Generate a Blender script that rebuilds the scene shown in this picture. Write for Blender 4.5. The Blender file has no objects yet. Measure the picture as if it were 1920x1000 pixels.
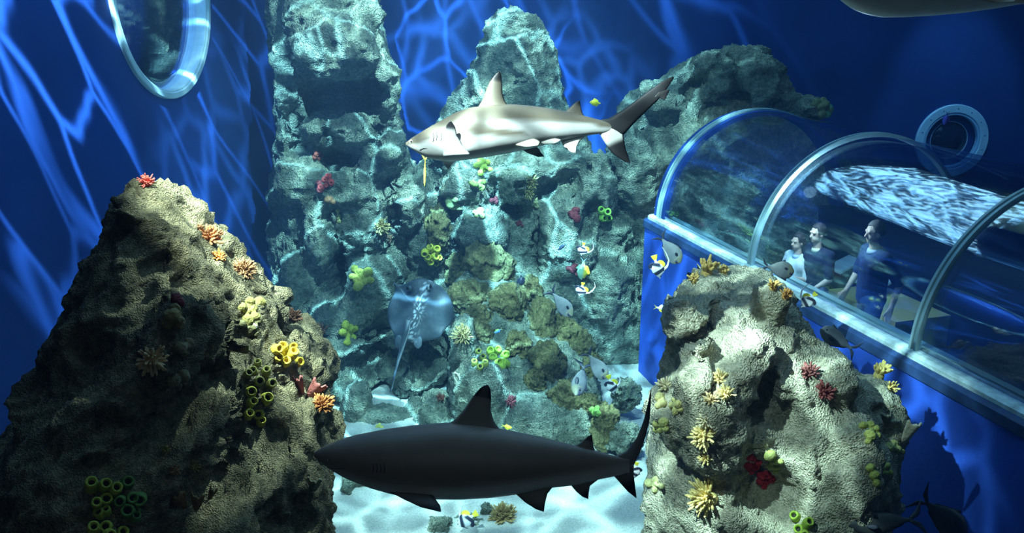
import bpy, bmesh, math, random
import numpy as np
from mathutils import Vector, Matrix
from mathutils.bvhtree import BVHTree

random.seed(7)
rnd = random.Random(11)
S = bpy.context.scene
COL = S.collection

# ------------------------------------------------------------------ camera
H = 5.4
F = 1663.0
PITCH = math.atan(512 / F)
CP, SP = math.cos(PITCH), math.sin(PITCH)
cd = bpy.data.cameras.new('camera')
cd.sensor_width = 36.0
cd.lens = 36.0 * F / 1920.0
cd.clip_start, cd.clip_end = 0.05, 200
cam = bpy.data.objects.new('camera', cd)
cam.location = (0, 0, H)
cam.rotation_euler = (math.pi / 2 - PITCH, 0, 0)
COL.objects.link(cam)
S.camera = cam
CAM = Vector((0, 0, H))
EX = Vector((1, 0, 0)); EU = Vector((0, SP, CP)); EF = Vector((0, CP, -SP))

def ray(u, v):
    return EF + EX * ((u - 960) / F) + EU * ((500 - v) / F)

def at(u, v, Y):
    r = ray(u, v)
    return CAM + r * (Y / r.y)

def depth(p):
    return (Vector(p) - CAM).dot(EF)

# ------------------------------------------------------------------ naming
def tag(o, label=None, cat=None, group=None, kind=None):
    if label: o['label'] = label
    if cat: o['category'] = cat
    if group: o['group'] = group
    if kind: o['kind'] = kind
    return o

def empty(name, loc, label=None, cat=None, group=None, rot=None):
    o = bpy.data.objects.new(name, None)
    o.empty_display_size = 0.1
    COL.objects.link(o)
    o.location = loc
    if rot is not None:
        o.rotation_euler = rot
    return tag(o, label, cat, group)

def link(name, me, mat=None, parent=None, smooth=True):
    o = bpy.data.objects.new(name, me)
    COL.objects.link(o)
    if mat is not None and not me.materials:
        me.materials.append(mat)
    if smooth:
        me.polygons.foreach_set('use_smooth', np.ones(len(me.polygons), bool))
    if parent is not None:
        o.parent = parent
    return o

def bm_obj(name, bm, mat=None, parent=None, smooth=True, loc=None):
    me = bpy.data.meshes.new(name)
    bmesh.ops.recalc_face_normals(bm, faces=bm.faces)
    bm.to_mesh(me)
    bm.free()
    o = link(name, me, mat, parent, smooth)
    if loc is not None:
        o.location = loc
    return o

# ------------------------------------------------------------------ noise
def _hash(ix, iy, iz, seed):
    h = (ix * 374761393 + iy * 668265263 + iz * 2147483647 + seed * 1274126177) & 0xFFFFFFFF
    h = ((h ^ (h >> 13)) * 1274126177) & 0xFFFFFFFF
    h = ((h ^ (h >> 16)) * 2246822519) & 0xFFFFFFFF
    return ((h ^ (h >> 15)) & 0xFFFFFF) / float(0xFFFFFF)

def vnoise(P, seed=0):
    I = np.floor(P).astype(np.int64)
    f = P - I
    f = f * f * f * (f * (f * 6 - 15) + 10)
    out = np.zeros(len(P))
    for dx in (0, 1):
        wx = f[:, 0] if dx else 1 - f[:, 0]
        for dy in (0, 1):
            wy = f[:, 1] if dy else 1 - f[:, 1]
            for dz in (0, 1):
                wz = f[:, 2] if dz else 1 - f[:, 2]
                out += wx * wy * wz * _hash(I[:, 0] + dx, I[:, 1] + dy, I[:, 2] + dz, seed)
    return out

def fbm(P, octv=4, seed=0, gain=0.5):
    a, s, t = 1.0, 0.0, 0.0
    Q = P.copy()
    for i in range(octv):
        s += a * (vnoise(Q, seed + i) - 0.5) * 2
        t += a
        a *= gain
        Q = Q * 2.03 + 17.3
    return s / t

def ridged(P, octv=3, seed=0):
    a, s, t = 1.0, 0.0, 0.0
    Q = P.copy()
    for i in range(octv):
        s += a * (1 - np.abs(vnoise(Q, seed + i) - 0.5) * 2)
        t += a
        a *= 0.5
        Q = Q * 2.1 + 9.1
    return s / t

def worley(P, seed=0):
    I = np.floor(P).astype(np.int64)
    f = P - I
    best = np.full(len(P), 9.0)
    for dx in (-1, 0, 1):
        for dy in (-1, 0, 1):
            for dz in (-1, 0, 1):
                a, b, c = I[:, 0] + dx, I[:, 1] + dy, I[:, 2] + dz
                px = dx + _hash(a, b, c, seed) - f[:, 0]
                py = dy + _hash(a, b, c, seed + 31) - f[:, 1]
                pz = dz + _hash(a, b, c, seed + 57) - f[:, 2]
                best = np.minimum(best, px * px + py * py + pz * pz)
    return np.sqrt(best)

def get_co(me):
    a = np.empty(len(me.vertices) * 3); me.vertices.foreach_get('co', a); return a.reshape(-1, 3)

def set_co(me, a):
    me.vertices.foreach_set('co', a.reshape(-1)); me.update()

def get_no(me):
    a = np.empty(len(me.vertices) * 3, dtype=np.float32)
    me.vertex_normals.foreach_get('vector', a); return a.reshape(-1, 3).astype(float)

# ------------------------------------------------------------------ materials
def new_mat(name):
    m = bpy.data.materials.new(name)
    m.use_nodes = True
    nt = m.node_tree
    return m, nt, nt.nodes['Principled BSDF'], nt.nodes['Material Output']

def N(nt, typ, **kw):
    n = nt.nodes.new(typ)
    for k, v in kw.items():
        if k == 'inp':
            for kk, vv in v.items():
                n.inputs[kk].default_value = vv
        else:
            setattr(n, k, v)
    return n

def ramp(nt, fac, stops, interp='LINEAR'):
    r = nt.nodes.new('ShaderNodeValToRGB')
    r.color_ramp.interpolation = interp
    el = r.color_ramp.elements
    while len(el) < len(stops): el.new(0.5)
    for e, (p, c) in zip(el, stops):
        e.position = p
        e.color = (*c, 1) if len(c) == 3 else c
    nt.links.new(fac, r.inputs['Fac'])
    return r.outputs['Color']

def plain(name, col, rough=0.6, spec=0.3, noise=0.0, nscale=8, bump=0.0, bscale=40, sss=0.0, metal=0.0):
    m, nt, b, out = new_mat(name)
    b.inputs['Base Color'].default_value = (*col, 1)
    b.inputs['Roughness'].default_value = rough
    b.inputs['Specular IOR Level'].default_value = spec
    b.inputs['Metallic'].default_value = metal
    tc = N(nt, 'ShaderNodeTexCoord')
    if noise > 0:
        nz = N(nt, 'ShaderNodeTexNoise', inp={'Scale': nscale, 'Detail': 4.0})
        nt.links.new(tc.outputs['Object'], nz.inputs['Vector'])
        lo = tuple(max(0, c * (1 - noise)) for c in col); hi = tuple(min(1, c * (1 + noise)) for c in col)
        c = ramp(nt, nz.outputs['Fac'], [(0.3, lo), (0.7, hi)])
        nt.links.new(c, b.inputs['Base Color'])
    if bump > 0:
        nb = N(nt, 'ShaderNodeTexNoise', inp={'Scale': bscale, 'Detail': 3.0})
        nt.links.new(tc.outputs['Object'], nb.inputs['Vector'])
        bp = N(nt, 'ShaderNodeBump', inp={'Strength': bump, 'Distance': 0.02})
        nt.links.new(nb.outputs['Fac'], bp.inputs['Height'])
        nt.links.new(bp.outputs['Normal'], b.inputs['Normal'])
    return m

def rock_mat(name, dark, mid, light, scale=1.0, bump=0.6, spec=0.25, fine=60):
    m, nt, b, out = new_mat(name)
    L = nt.links.new
    tc = N(nt, 'ShaderNodeTexCoord')
    n1 = N(nt, 'ShaderNodeTexNoise', inp={'Scale': 1.6 * scale, 'Detail': 6.0, 'Roughness': 0.65})
    n2 = N(nt, 'ShaderNodeTexNoise', inp={'Scale': 18 * scale, 'Detail': 4.0, 'Roughness': 0.7})
    n3 = N(nt, 'ShaderNodeTexVoronoi', inp={'Scale': fine * scale})
    n4 = N(nt, 'ShaderNodeTexNoise', inp={'Scale': fine * 1.3 * scale, 'Detail': 2.0, 'Roughness': 0.8})
    for n in (n1, n2, n3, n4): L(tc.outputs['Object'], n.inputs['Vector'])
    mx = N(nt, 'ShaderNodeMath', operation='MULTIPLY_ADD', inp={1: 0.55})
    L(n2.outputs['Fac'], mx.inputs[0])
    half = N(nt, 'ShaderNodeMath', operation='MULTIPLY', inp={1: 0.45}); L(n1.outputs['Fac'], half.inputs[0])
    L(half.outputs[0], mx.inputs[2])
    c = ramp(nt, mx.outputs[0], [(0.34, dark), (0.5, mid), (0.66, light)])
    sp = ramp(nt, n4.outputs['Fac'], [(0.60, (0, 0, 0)), (0.72, (1, 1, 1))])
    mix = N(nt, 'ShaderNodeMix', data_type='RGBA')
    mulf = N(nt, 'ShaderNodeMath', operation='MULTIPLY', inp={1: 0.55}); L(sp, mulf.inputs[0])
    L(mulf.outputs[0], mix.inputs['Factor']); L(c, mix.inputs['A'])
    mix.inputs['B'].default_value = (min(1, light[0] * 1.5), min(1, light[1] * 1.5), min(1, light[2] * 1.5), 1)
    L(mix.outputs['Result'], b.inputs['Base Color'])
    b.inputs['Roughness'].default_value = 0.8
    b.inputs['Specular IOR Level'].default_value = spec
    add = N(nt, 'ShaderNodeMath', operation='MULTIPLY_ADD', inp={1: 0.5})
    L(n3.outputs['Distance'], add.inputs[0]); L(n2.outputs['Fac'], add.inputs[2])
    add2 = N(nt, 'ShaderNodeMath', operation='MULTIPLY_ADD', inp={1: 0.35})
    L(n4.outputs['Fac'], add2.inputs[0]); L(add.outputs[0], add2.inputs[2])
    bp = N(nt, 'ShaderNodeBump', inp={'Strength': bump, 'Distance': 0.05 / scale})
    L(add2.outputs[0], bp.inputs['Height'])
    L(bp.outputs['Normal'], b.inputs['Normal'])
    return m

def attr_mat(name, rough=0.45, spec=0.4, noise=0.12, nscale=30):
    m, nt, b, out = new_mat(name)
    L = nt.links.new
    a = N(nt, 'ShaderNodeAttribute', attribute_name='Col')
    tc = N(nt, 'ShaderNodeTexCoord')
    nz = N(nt, 'ShaderNodeTexNoise', inp={'Scale': nscale, 'Detail': 3.0})
    L(tc.outputs['Object'], nz.inputs['Vector'])
    g = ramp(nt, nz.outputs['Fac'], [(0.3, (1 - noise,) * 3), (0.7, (1 + noise,) * 3)])
    mu = N(nt, 'ShaderNodeMix', data_type='RGBA', blend_type='MULTIPLY')
    mu.inputs['Factor'].default_value = 1
    L(a.outputs['Color'], mu.inputs['A']); L(g, mu.inputs['B'])
    L(mu.outputs['Result'], b.inputs['Base Color'])
    b.inputs['Roughness'].default_value = rough
    b.inputs['Specular IOR Level'].default_value = spec
    return m

M = {}
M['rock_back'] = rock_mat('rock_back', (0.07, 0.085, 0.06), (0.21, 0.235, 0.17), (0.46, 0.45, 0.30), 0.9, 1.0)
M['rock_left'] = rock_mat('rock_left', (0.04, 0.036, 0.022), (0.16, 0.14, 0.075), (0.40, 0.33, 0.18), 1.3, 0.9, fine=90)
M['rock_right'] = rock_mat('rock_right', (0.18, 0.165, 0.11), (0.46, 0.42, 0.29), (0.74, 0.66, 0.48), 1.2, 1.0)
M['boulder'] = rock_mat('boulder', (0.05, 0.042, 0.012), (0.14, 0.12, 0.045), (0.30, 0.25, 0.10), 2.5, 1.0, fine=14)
M['wall_blue'] = plain('wall_blue', (0.013, 0.048, 0.23), 0.75, 0.15, 0.18, 0.8)
M['base_blue'] = plain('base_blue', (0.03, 0.10, 0.56), 0.6, 0.25, 0.15, 1.5, 0.15, 25)
M['white_trim'] = plain('white_trim', (0.62, 0.72, 0.74), 0.4, 0.4, 0.12, 6)
M['grey_trim'] = plain('grey_trim', (0.30, 0.36, 0.38), 0.5, 0.3, 0.1, 6)
M['dark_inside'] = plain('dark_inside', (0.012, 0.022, 0.055), 0.7, 0.2)
M['dark_metal'] = plain('dark_metal', (0.02, 0.025, 0.035), 0.35, 0.5)
M['skin_animal'] = attr_mat('skin_animal')
M['skin_shark'] = attr_mat('skin_shark', 0.42, 0.35, 0.06, 14)
M['eye'] = plain('eye', (0.01, 0.01, 0.012), 0.1, 0.6)
M['eye_white'] = plain('eye_white', (0.75, 0.75, 0.7), 0.2, 0.5)

# sand
m, nt, b, out = new_mat('sand')
tc = N(nt, 'ShaderNodeTexCoord')
nz = N(nt, 'ShaderNodeTexNoise', inp={'Scale': 55.0, 'Detail': 5.0, 'Roughness': 0.8})
nt.links.new(tc.outputs['Object'], nz.inputs['Vector'])
nt.links.new(ramp(nt, nz.outputs['Fac'], [(0.3, (0.42, 0.40, 0.32)), (0.5, (0.70, 0.68, 0.58)), (0.65, (0.86, 0.84, 0.76))]), b.inputs['Base Color'])
bp = N(nt, 'ShaderNodeBump', inp={'Strength': 0.8, 'Distance': 0.04})
nt.links.new(nz.outputs['Fac'], bp.inputs['Height']); nt.links.new(bp.outputs['Normal'], b.inputs['Normal'])
b.inputs['Roughness'].default_value = 0.9
M['sand'] = m

# acrylic: clear sheet that mirrors at glancing angles
def acrylic(name, tint, f0=0.06, bump=0.03, bs=1.5):
    m, nt, b, out = new_mat(name)
    L = nt.links.new
    nt.nodes.remove(b)
    tr = N(nt, 'ShaderNodeBsdfTransparent'); tr.inputs['Color'].default_value = (*tint, 1)
    gl = N(nt, 'ShaderNodeBsdfGlossy'); gl.inputs['Roughness'].default_value = 0.03
    gl.inputs['Color'].default_value = (0.9, 0.95, 1, 1)
    lw = N(nt, 'ShaderNodeLayerWeight', inp={'Blend': 0.25})
    mp = N(nt, 'ShaderNodeMapRange', inp={'From Min': 0.0, 'From Max': 1.0, 'To Min': f0, 'To Max': 0.55})
    L(lw.outputs['Facing'], mp.inputs['Value'])
    if bump:
        tc = N(nt, 'ShaderNodeTexCoord')
        nz = N(nt, 'ShaderNodeTexNoise', inp={'Scale': bs, 'Detail': 1.0})
        L(tc.outputs['Object'], nz.inputs['Vector'])
        bp = N(nt, 'ShaderNodeBump', inp={'Strength': bump, 'Distance': 0.1})
        L(nz.outputs['Fac'], bp.inputs['Height']); L(bp.outputs['Normal'], gl.inputs['Normal'])
    mx = N(nt, 'ShaderNodeMixShader')
    L(mp.outputs['Result'], mx.inputs[0]); L(tr.outputs[0], mx.inputs[1]); L(gl.outputs[0], mx.inputs[2])
    L(mx.outputs[0], out.inputs['Surface'])
    return m
M['acrylic'] = acrylic('acrylic', (0.78, 0.87, 0.98), 0.075)
M['window_glass'] = acrylic('window_glass', (0.75, 0.83, 0.95), 0.10, 0.0)

# ------------------------------------------------------------------ shape helpers
def add_box(bm, c, s, M4=None):
    r = bmesh.ops.create_cube(bm, size=1.0)
    for v in r['verts']:
        v.co = Vector((v.co.x * s[0] + c[0], v.co.y * s[1] + c[1], v.co.z * s[2] + c[2]))
        if M4 is not None: v.co = M4 @ v.co
    return r['verts']

def frame_of(d):
    d = Vector(d).normalized()
    a = Vector((0, 0, 1)) if abs(d.z) < 0.9 else Vector((1, 0, 0))
    x = d.cross(a).normalized()
    return x, d.cross(x).normalized(), d

def add_tube(bm, pts, rads, seg=8, cap=True, fixed=False):
    pts = [Vector(p) for p in pts]
    rings = []
    x = None
    for i, p in enumerate(pts):
        d = (pts[min(i + 1, len(pts) - 1)] - pts[max(i - 1, 0)])
        if d.length < 1e-9: d = Vector((0, 0, 1))
        d.normalize()
        if x is None:
            x, y, _ = frame_of(d)
        elif not fixed:
            x = (x - d * x.dot(d)).normalized()
            y = d.cross(x)
        rings.append([bm.verts.new(p + (x * math.cos(2 * math.pi * k / seg) + y * math.sin(2 * math.pi * k / seg)) * rads[i]) for k in range(seg)])
    for a, b in zip(rings, rings[1:]):
        for k in range(seg):
            bm.faces.new((a[k], a[(k + 1) % seg], b[(k + 1) % seg], b[k]))
    if cap:
        bm.faces.new(rings[0][::-1]); bm.faces.new(rings[-1])
    return rings

def add_ball(bm, c, r, sub=2, M3=None):
    res = bmesh.ops.create_icosphere(bm, subdivisions=sub, radius=1.0)
    if isinstance(r, (int, float)): r = (r, r, r)
    for v in res['verts']:
        p = Vector((v.co.x * r[0], v.co.y * r[1], v.co.z * r[2]))
        if M3 is not None: p = M3 @ p
        v.co = p + Vector(c)
    return res['verts']

def add_capsule(bm, p0, p1, r0, r1, seg=14, flat=1.0, side=None):
    """tapered round-ended limb"""
    p0, p1 = Vector(p0), Vector(p1)
    d = (p1 - p0); L = d.length; d.normalize()
    pts, rs = [], []
    for k in range(5):
        a = math.pi / 2 * (1 - k / 4)
        pts.append(p0 - d * r0 * math.sin(a)); rs.append(max(r0 * math.cos(a), r0 * 0.05))
    for k in range(1, 5):
        t = k / 5
        pts.append(p0.lerp(p1, t)); rs.append(r0 + (r1 - r0) * t)
    for k in range(5):
        a = math.pi / 2 * k / 4
        pts.append(p1 + d * r1 * math.sin(a)); rs.append(max(r1 * math.cos(a), r1 * 0.05))
    add_tube(bm, pts, rs, seg)

def remesh(bm, voxel, smooth=0):
    me = bpy.data.meshes.new('tmp'); bm.to_mesh(me); bm.free()
    o = bpy.data.objects.new('tmp', me); COL.objects.link(o)
    md = o.modifiers.new('r', 'REMESH'); md.mode = 'VOXEL'; md.voxel_size = voxel; md.adaptivity = 0
    if smooth:
        ms = o.modifiers.new('s', 'SMOOTH'); ms.iterations = smooth; ms.factor = 0.5
    dg = bpy.context.evaluated_depsgraph_get()
    res = bpy.data.meshes.new_from_object(o.evaluated_get(dg))
    bpy.data.objects.remove(o); bpy.data.meshes.remove(me)
    return res

def recenter(o):
    """origin at the base centre of the mesh"""
    me = o.data
    a = get_co(me)
    c = Vector(((a[:, 0].min() + a[:, 0].max()) / 2, (a[:, 1].min() + a[:, 1].max()) / 2, a[:, 2].min()))
    me.transform(Matrix.Translation(-c)); o.location = c
    return o

BVH = {}
def surf(key, me, mat=None):
    BVH[key] = BVHTree.FromPolygons([v.co.copy() for v in me.vertices], [tuple(p.vertices) for p in me.polygons])

def hit(u, v, keys):
    r = ray(u, v)
    L = r.length
    best = None
    for k in keys:
        loc, n, i, d = BVH[k].ray_cast(CAM, r / L)
        if loc is not None and (best is None or d < best[2]):
            best = (loc, n, d)
    if best is None:   # the silhouette was missed: nearest point of the surface along the sight line
        bd = None
        for k in keys:
            for q in range(20, 150):
                p = CAM + r * (q * 0.1)
                loc, n, i, d = BVH[k].find_nearest(p)
                if loc is not None and (bd is None or d < bd):
                    bd = d; best = (loc, n, 0)
    loc, n = best[0], best[1]
    if n.dot(r) > 0: n = -n
    return loc.copy(), n.copy(), depth(loc)
# ================================================================== SETTING
def wall_with_hole(name, origin, ex, n, x0, x1, z0, z1, cx, cz, r, thick, mat, seg=64):
    """vertical wall; ex runs along it, n points into the tank; a round hole at (cx, cz)"""
    ex, n = Vector(ex), Vector(n)
    bm = bmesh.new()
    P = lambda a, z, d: Vector((0, 0, 0)) + ex * a + Vector((0, 0, z)) - n * d
    ring = [[], []]; outer = [[], []]
    for k in range(seg):
        t = 2 * math.pi * (k + 0.5) / seg
        c, s = math.cos(t), math.sin(t)
        # rectangle point along the same direction
        fx = ((x1 - cx) / c) if c > 0 else ((x0 - cx) / c)
        fz = ((z1 - cz) / s) if s > 0 else ((z0 - cz) / s)
        f = min(fx, fz)
        for j, d in enumerate((0, thick)):
            ring[j].append(bm.verts.new(P(cx + r * c, cz + r * s, d)))
            outer[j].append(bm.verts.new(P(cx + f * c, cz + f * s, d)))
    corners = [(x1, z1), (x0, z1), (x0, z0), (x1, z0)]
    for j, d in enumerate((0, thick)):
        for k in range(seg):
            k2 = (k + 1) % seg
            bm.faces.new((ring[j][k], ring[j][k2], outer[j][k2], outer[j][k]))
        for (ax, az) in corners:        # fill the corner triangles
            cp = P(ax, az, d)
            best = min(range(seg), key=lambda k: (outer[j][k].co - cp).length + (outer[j][(k + 1) % seg].co - cp).length)
            bm.faces.new((outer[j][best], outer[j][(best + 1) % seg], bm.verts.new(cp)))
    for k in range(seg):
        k2 = (k + 1) % seg
        bm.faces.new((ring[0][k], ring[0][k2], ring[1][k2], ring[1][k]))
    o = bm_obj(name, bm, mat, smooth=False, loc=origin)
    tag(o, kind='structure')
    return o

def rim(name, mat, parent, r0, r1, d0, d1, ex, n, seg=72):
    """square-section ring round the axis n (tank side positive), local to the parent"""
    ex, n = Vector(ex), Vector(n); ez = Vector((0, 0, 1))
    bm = bmesh.new()
    b = min(0.012, (r1 - r0) * 0.25)
    prof = [(r0, d0), (r0, d1 - b), (r0 + b, d1), (r1 - b, d1), (r1, d1 - b), (r1, d0)]
    rs = []
    for k in range(seg):
        t = 2 * math.pi * k / seg
        rad = ex * math.cos(t) + ez * math.sin(t)
        rs.append([bm.verts.new(rad * r + n * d) for r, d in prof])
    m = len(prof)
    for k in range(seg):
        a, c = rs[k], rs[(k + 1) % seg]
        for i in range(m):
            bm.faces.new((a[i], a[(i + 1) % m], c[(i + 1) % m], c[i]))
    return bm_obj(name, bm, mat, parent, smooth=False)

def disc(name, mat, parent, r, d, th, ex, n, seg=64, bulge=0.0, rings=8):
    ex, n = Vector(ex), Vector(n); ez = Vector((0, 0, 1))
    bm = bmesh.new()
    layers = []
    for dd in (d, d - th):
        c = bm.verts.new(n * (dd + bulge)); rr = []
        for i in range(1, rings + 1):
            q = r * i / rings
            h = dd + bulge * (1 - (i / rings) ** 2)
            rr.append([bm.verts.new((ex * math.cos(2 * math.pi * k / seg) + ez * math.sin(2 * math.pi * k / seg)) * q + n * h) for k in range(seg)])
        for k in range(seg):
            bm.faces.new((c, rr[0][k], rr[0][(k + 1) % seg]))
        for a, b2 in zip(rr, rr[1:]):
            for k in range(seg):
                bm.faces.new((a[k], b2[k], b2[(k + 1) % seg], a[(k + 1) % seg]))
        layers.append(rr[-1])
    for k in range(seg):
        bm.faces.new((layers[0][k], layers[0][(k + 1) % seg], layers[1][(k + 1) % seg], layers[1][k]))
    return bm_obj(name, bm, mat, parent)

# left wall: nearly parallel to the line of sight, leaning in towards the far end
WD = Vector((0.1045, 0.9945, 0)); WN = Vector((0.9945, -0.1045, 0))
WO = Vector((-5.22 + 0.105 * 10.83, 10.83, 0))
wall_with_hole('wall_left', WO, WD, WN, -9.5, 4.05, 0, 10.0, 0, 5.38, 1.13, 0.3, M['wall_blue'])
win = empty('window_1', WO + Vector((0, 0, 5.38)))
tag(win, kind='structure')
rim('window_frame', M['white_trim'], win, 1.11, 1.19, -0.02, 0.05, WD, WN)
rim('window_reveal', M['white_trim'], win, 1.085, 1.125, -0.20, 0.03, WD, WN)
disc('window_pane', M['window_glass'], win, 1.09, -0.10, 0.03, WD, WN)
disc('window_back', plain('deep_blue', (0.03, 0.09, 0.30), 0.8, 0.1), win, 1.6, -1.0, 0.05, WD, WN)

# back wall with the round porthole
BY = 14.9
PX, PZ = at(1783, 264, BY).x, at(1783, 264, BY).z
wall_with_hole('wall_back', (0, BY, 0), (1, 0, 0), (0, -1, 0), -4.2, 10.5, 0, 7.6, PX, PZ, 0.50, 0.3, M['wall_blue'])
pw = empty('window_2', (PX, BY, PZ)); tag(pw, kind='structure')
EXX, NB = (1, 0, 0), (0, -1, 0)
rim('window_flange', plain('flange', (0.45, 0.68, 0.92), 0.5, 0.3, 0.08, 5), pw, 0.47, 0.61, -0.02, 0.05, EXX, NB)
rim('window_rim', plain('flange_inner', (0.32, 0.55, 0.85), 0.45, 0.3), pw, 0.43, 0.475, -0.06, 0.035, EXX, NB)
rim('window_recess', plain('recess', (0.012, 0.04, 0.20), 0.6, 0.3), pw, 0.31, 0.44, -0.12, -0.08, EXX, NB)
rim('window_bead', plain('bead', (0.35, 0.50, 0.75), 0.4, 0.4), pw, 0.305, 0.318, -0.10, -0.07, EXX, NB)
m, nt, b, out = new_mat('dome_glass')
b.inputs['Base Color'].default_value = (0.008, 0.016, 0.05, 1); b.inputs['Roughness'].default_value = 0.08
disc('window_dome', m, pw, 0.305, -0.09, 0.02, EXX, NB, bulge=0.10)
bolt_m = plain('bolt', (0.10, 0.22, 0.42), 0.5, 0.3)
for k in range(14):
    t = 2 * math.pi * (k + 0.4) / 14
    bm = bmesh.new(); add_ball(bm, (0.54 * math.cos(t), -0.05, 0.54 * math.sin(t)), (0.013, 0.008, 0.013), 2)
    bm_obj('bolt', bm, bolt_m, pw)

# right wall (far right, behind the tunnel)
bm = bmesh.new(); add_box(bm, (0, 0, 5.0), (0.3, 16, 10.0))
tag(bm_obj('wall_right', bm, M['wall_blue'], smooth=False, loc=(10.6, 6.5, 0)), kind='structure')

# sand bed
nx, ny = 300, 300
xs = np.linspace(-6.2, 10.4, nx); ys = np.linspace(-1.0, 14.9, ny)
X, Y = np.meshgrid(xs, ys)
P = np.stack([X.ravel(), Y.ravel(), np.zeros(nx * ny)], 1)
P[:, 2] = 0.05 * fbm(P * 1.1, 3, 5) + 0.02 * fbm(P * 5, 3, 9) + 0.010 * fbm(P * 14, 2, 3)
me = bpy.data.meshes.new('floor')
idx = np.arange(nx * ny).reshape(ny, nx)
fc = np.stack([idx[:-1, :-1], idx[:-1, 1:], idx[1:, 1:], idx[1:, :-1]], -1).reshape(-1, 4)
me.from_pydata(P.tolist(), [], fc.tolist())
o = link('floor', me, M['sand']); tag(o, kind='structure')
surf('floor', me)

# ================================================================== ROCKS
def loft(bm, levels, power=2.0, seg=48):
    rings = []
    for (v, uL, uR, Y, ry) in levels:
        a, b = at(uL, v, Y), at(uR, v, Y)
        c = (a + b) / 2; rx = (b - a).length / 2
        ring = []
        for k in range(seg):
            t = 2 * math.pi * k / seg
            ct, st = math.cos(t), math.sin(t)
            q = (abs(ct) ** power + abs(st) ** power) ** (-1.0 / power)
            ring.append(bm.verts.new((c.x + rx * q * ct, c.y + ry * q * st, c.z)))
        rings.append(ring)
    for a, b in zip(rings, rings[1:]):
        for k in range(seg):
            bm.faces.new((a[k], a[(k + 1) % seg], b[(k + 1) % seg], b[k]))
    bm.faces.new(rings[0]); bm.faces.new(rings[-1][::-1])

def eb(bm, u, v, Y, w, h, d, rot=0.0):
    c = at(u, v, Y); t = depth(c)
    Mr = Matrix.Rotation(-math.radians(rot), 3, 'Y')
    add_ball(bm, c, (w * t / F, d, h * t / F), 3, Mr)

def rock(key, bm, voxel, seed, amps, mat, name='rock', label=None, dents=(), stretch=1.0, group=None, blend=14):
    bmesh.ops.recalc_face_normals(bm, faces=bm.faces)
    me = remesh(bm, voxel, blend)
    me.name = name
    for (du, dv, rpx, dep) in dents:
        P, Nn = get_co(me), get_no(me)
        BV = BVHTree.FromPolygons([Vector(p) for p in P], [tuple(p.vertices) for p in me.polygons])
        r = ray(du, dv); loc, n, i, d = BV.ray_cast(CAM, r.normalized())
        if loc is None: continue
        rr = rpx[0] * depth(loc) / F, rpx[1] * depth(loc) / F
        ang = math.radians(rpx[2]) if len(rpx) > 2 else 0
        D = P - np.array(loc)
        ax = D[:, 0] * math.cos(ang) - D[:, 2] * math.sin(ang)
        az = D[:, 0] * math.sin(ang) + D[:, 2] * math.cos(ang)
        w = np.exp(-((ax / rr[0]) ** 2 + (az / rr[1]) ** 2) ** 1.5) * (np.abs(D[:, 1]) < 1.2)
        P[:, 1] += w * dep
        set_co(me, P)
    P, Nn = get_co(me), get_no(me)
    set_co(me, P + Nn * (0.11 * sum(a for _, a, _k in amps)))
    for (f, a, kind) in amps:
        P, Nn = get_co(me), get_no(me)
        Q = P * f; Q[:, 2] /= stretch
        if kind == 'f': d = fbm(Q, 4, seed)
        elif kind == 'r': d = ridged(Q, 3, seed + 3) * 2 - 1
        else:
            d = np.clip(worley(Q, seed + 7), 0, 1) * 2 - 1     # lumps between pits
            d = -d if kind == 'k' else d
        P += Nn * ((d - d.mean() - 0.15) * a)[:, None]
        set_co(me, P)
    surf(key, me)
    o = link(name, me, mat)
    recenter(o)
    tag(o, label, 'rock', group)
    return o

BIG = [(0.8, 0.16, 'f'), (1.7, 0.10, 'r'), (3.6, 0.07, 'f'), (7.5, 0.05, 'r'), (16, 0.028, 'f'), (30, 0.016, 'r')]

bm = bmesh.new()
loft(bm, [(348, 268, 290, 4.8, .10), (378, 222, 318, 4.72, .30), (430, 205, 372, 4.68, .45), (520, 165, 420, 4.6, .65),
          (600, 140, 465, 4.5, .85), (700, 100, 530, 4.4, 1.0), (800, 20, 590, 4.35, 1.15), (900, -70, 612, 4.3, 1.25),
          (1000, -130, 622, 4.3, 1.3), (1150, -230, 640, 4.3, 1.35), (1750, -320, 700, 4.4, 1.4)])
for (u, v, Y, w, h, d, r) in [(335, 420, 5.0, 40, 60, .35, 40), (400, 490, 5.1, 48, 50, .4, 35), (450, 545, 5.15, 45, 55, .4, 30),
                              (478, 620, 5.1, 55, 80, .45, 15), (545, 640, 5.5, 55, 50, .4, 20), (565, 700, 5.4, 60, 90, .5, 10), (590, 850, 5.0, 50, 130, .5, 0),
                              (245, 385, 4.5, 30, 22, .2, -30), (110, 730, 4.2, 60, 40, .5, -40), (345, 640, 3.9, 70, 90, .3, 0)]:
    eb(bm, u, v, Y, w, h, d, r)
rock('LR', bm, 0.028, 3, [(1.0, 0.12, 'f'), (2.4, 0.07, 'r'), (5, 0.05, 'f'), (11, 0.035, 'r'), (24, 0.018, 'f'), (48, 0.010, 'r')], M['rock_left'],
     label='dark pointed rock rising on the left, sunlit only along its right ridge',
     dents=[(360, 760, (90, 40, -40), .35), (375, 620, (35, 60), .18), (300, 470, (14, 60, 10), .10), (470, 860, (80, 60), .3), (350, 980, (60, 50), .25)])

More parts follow.
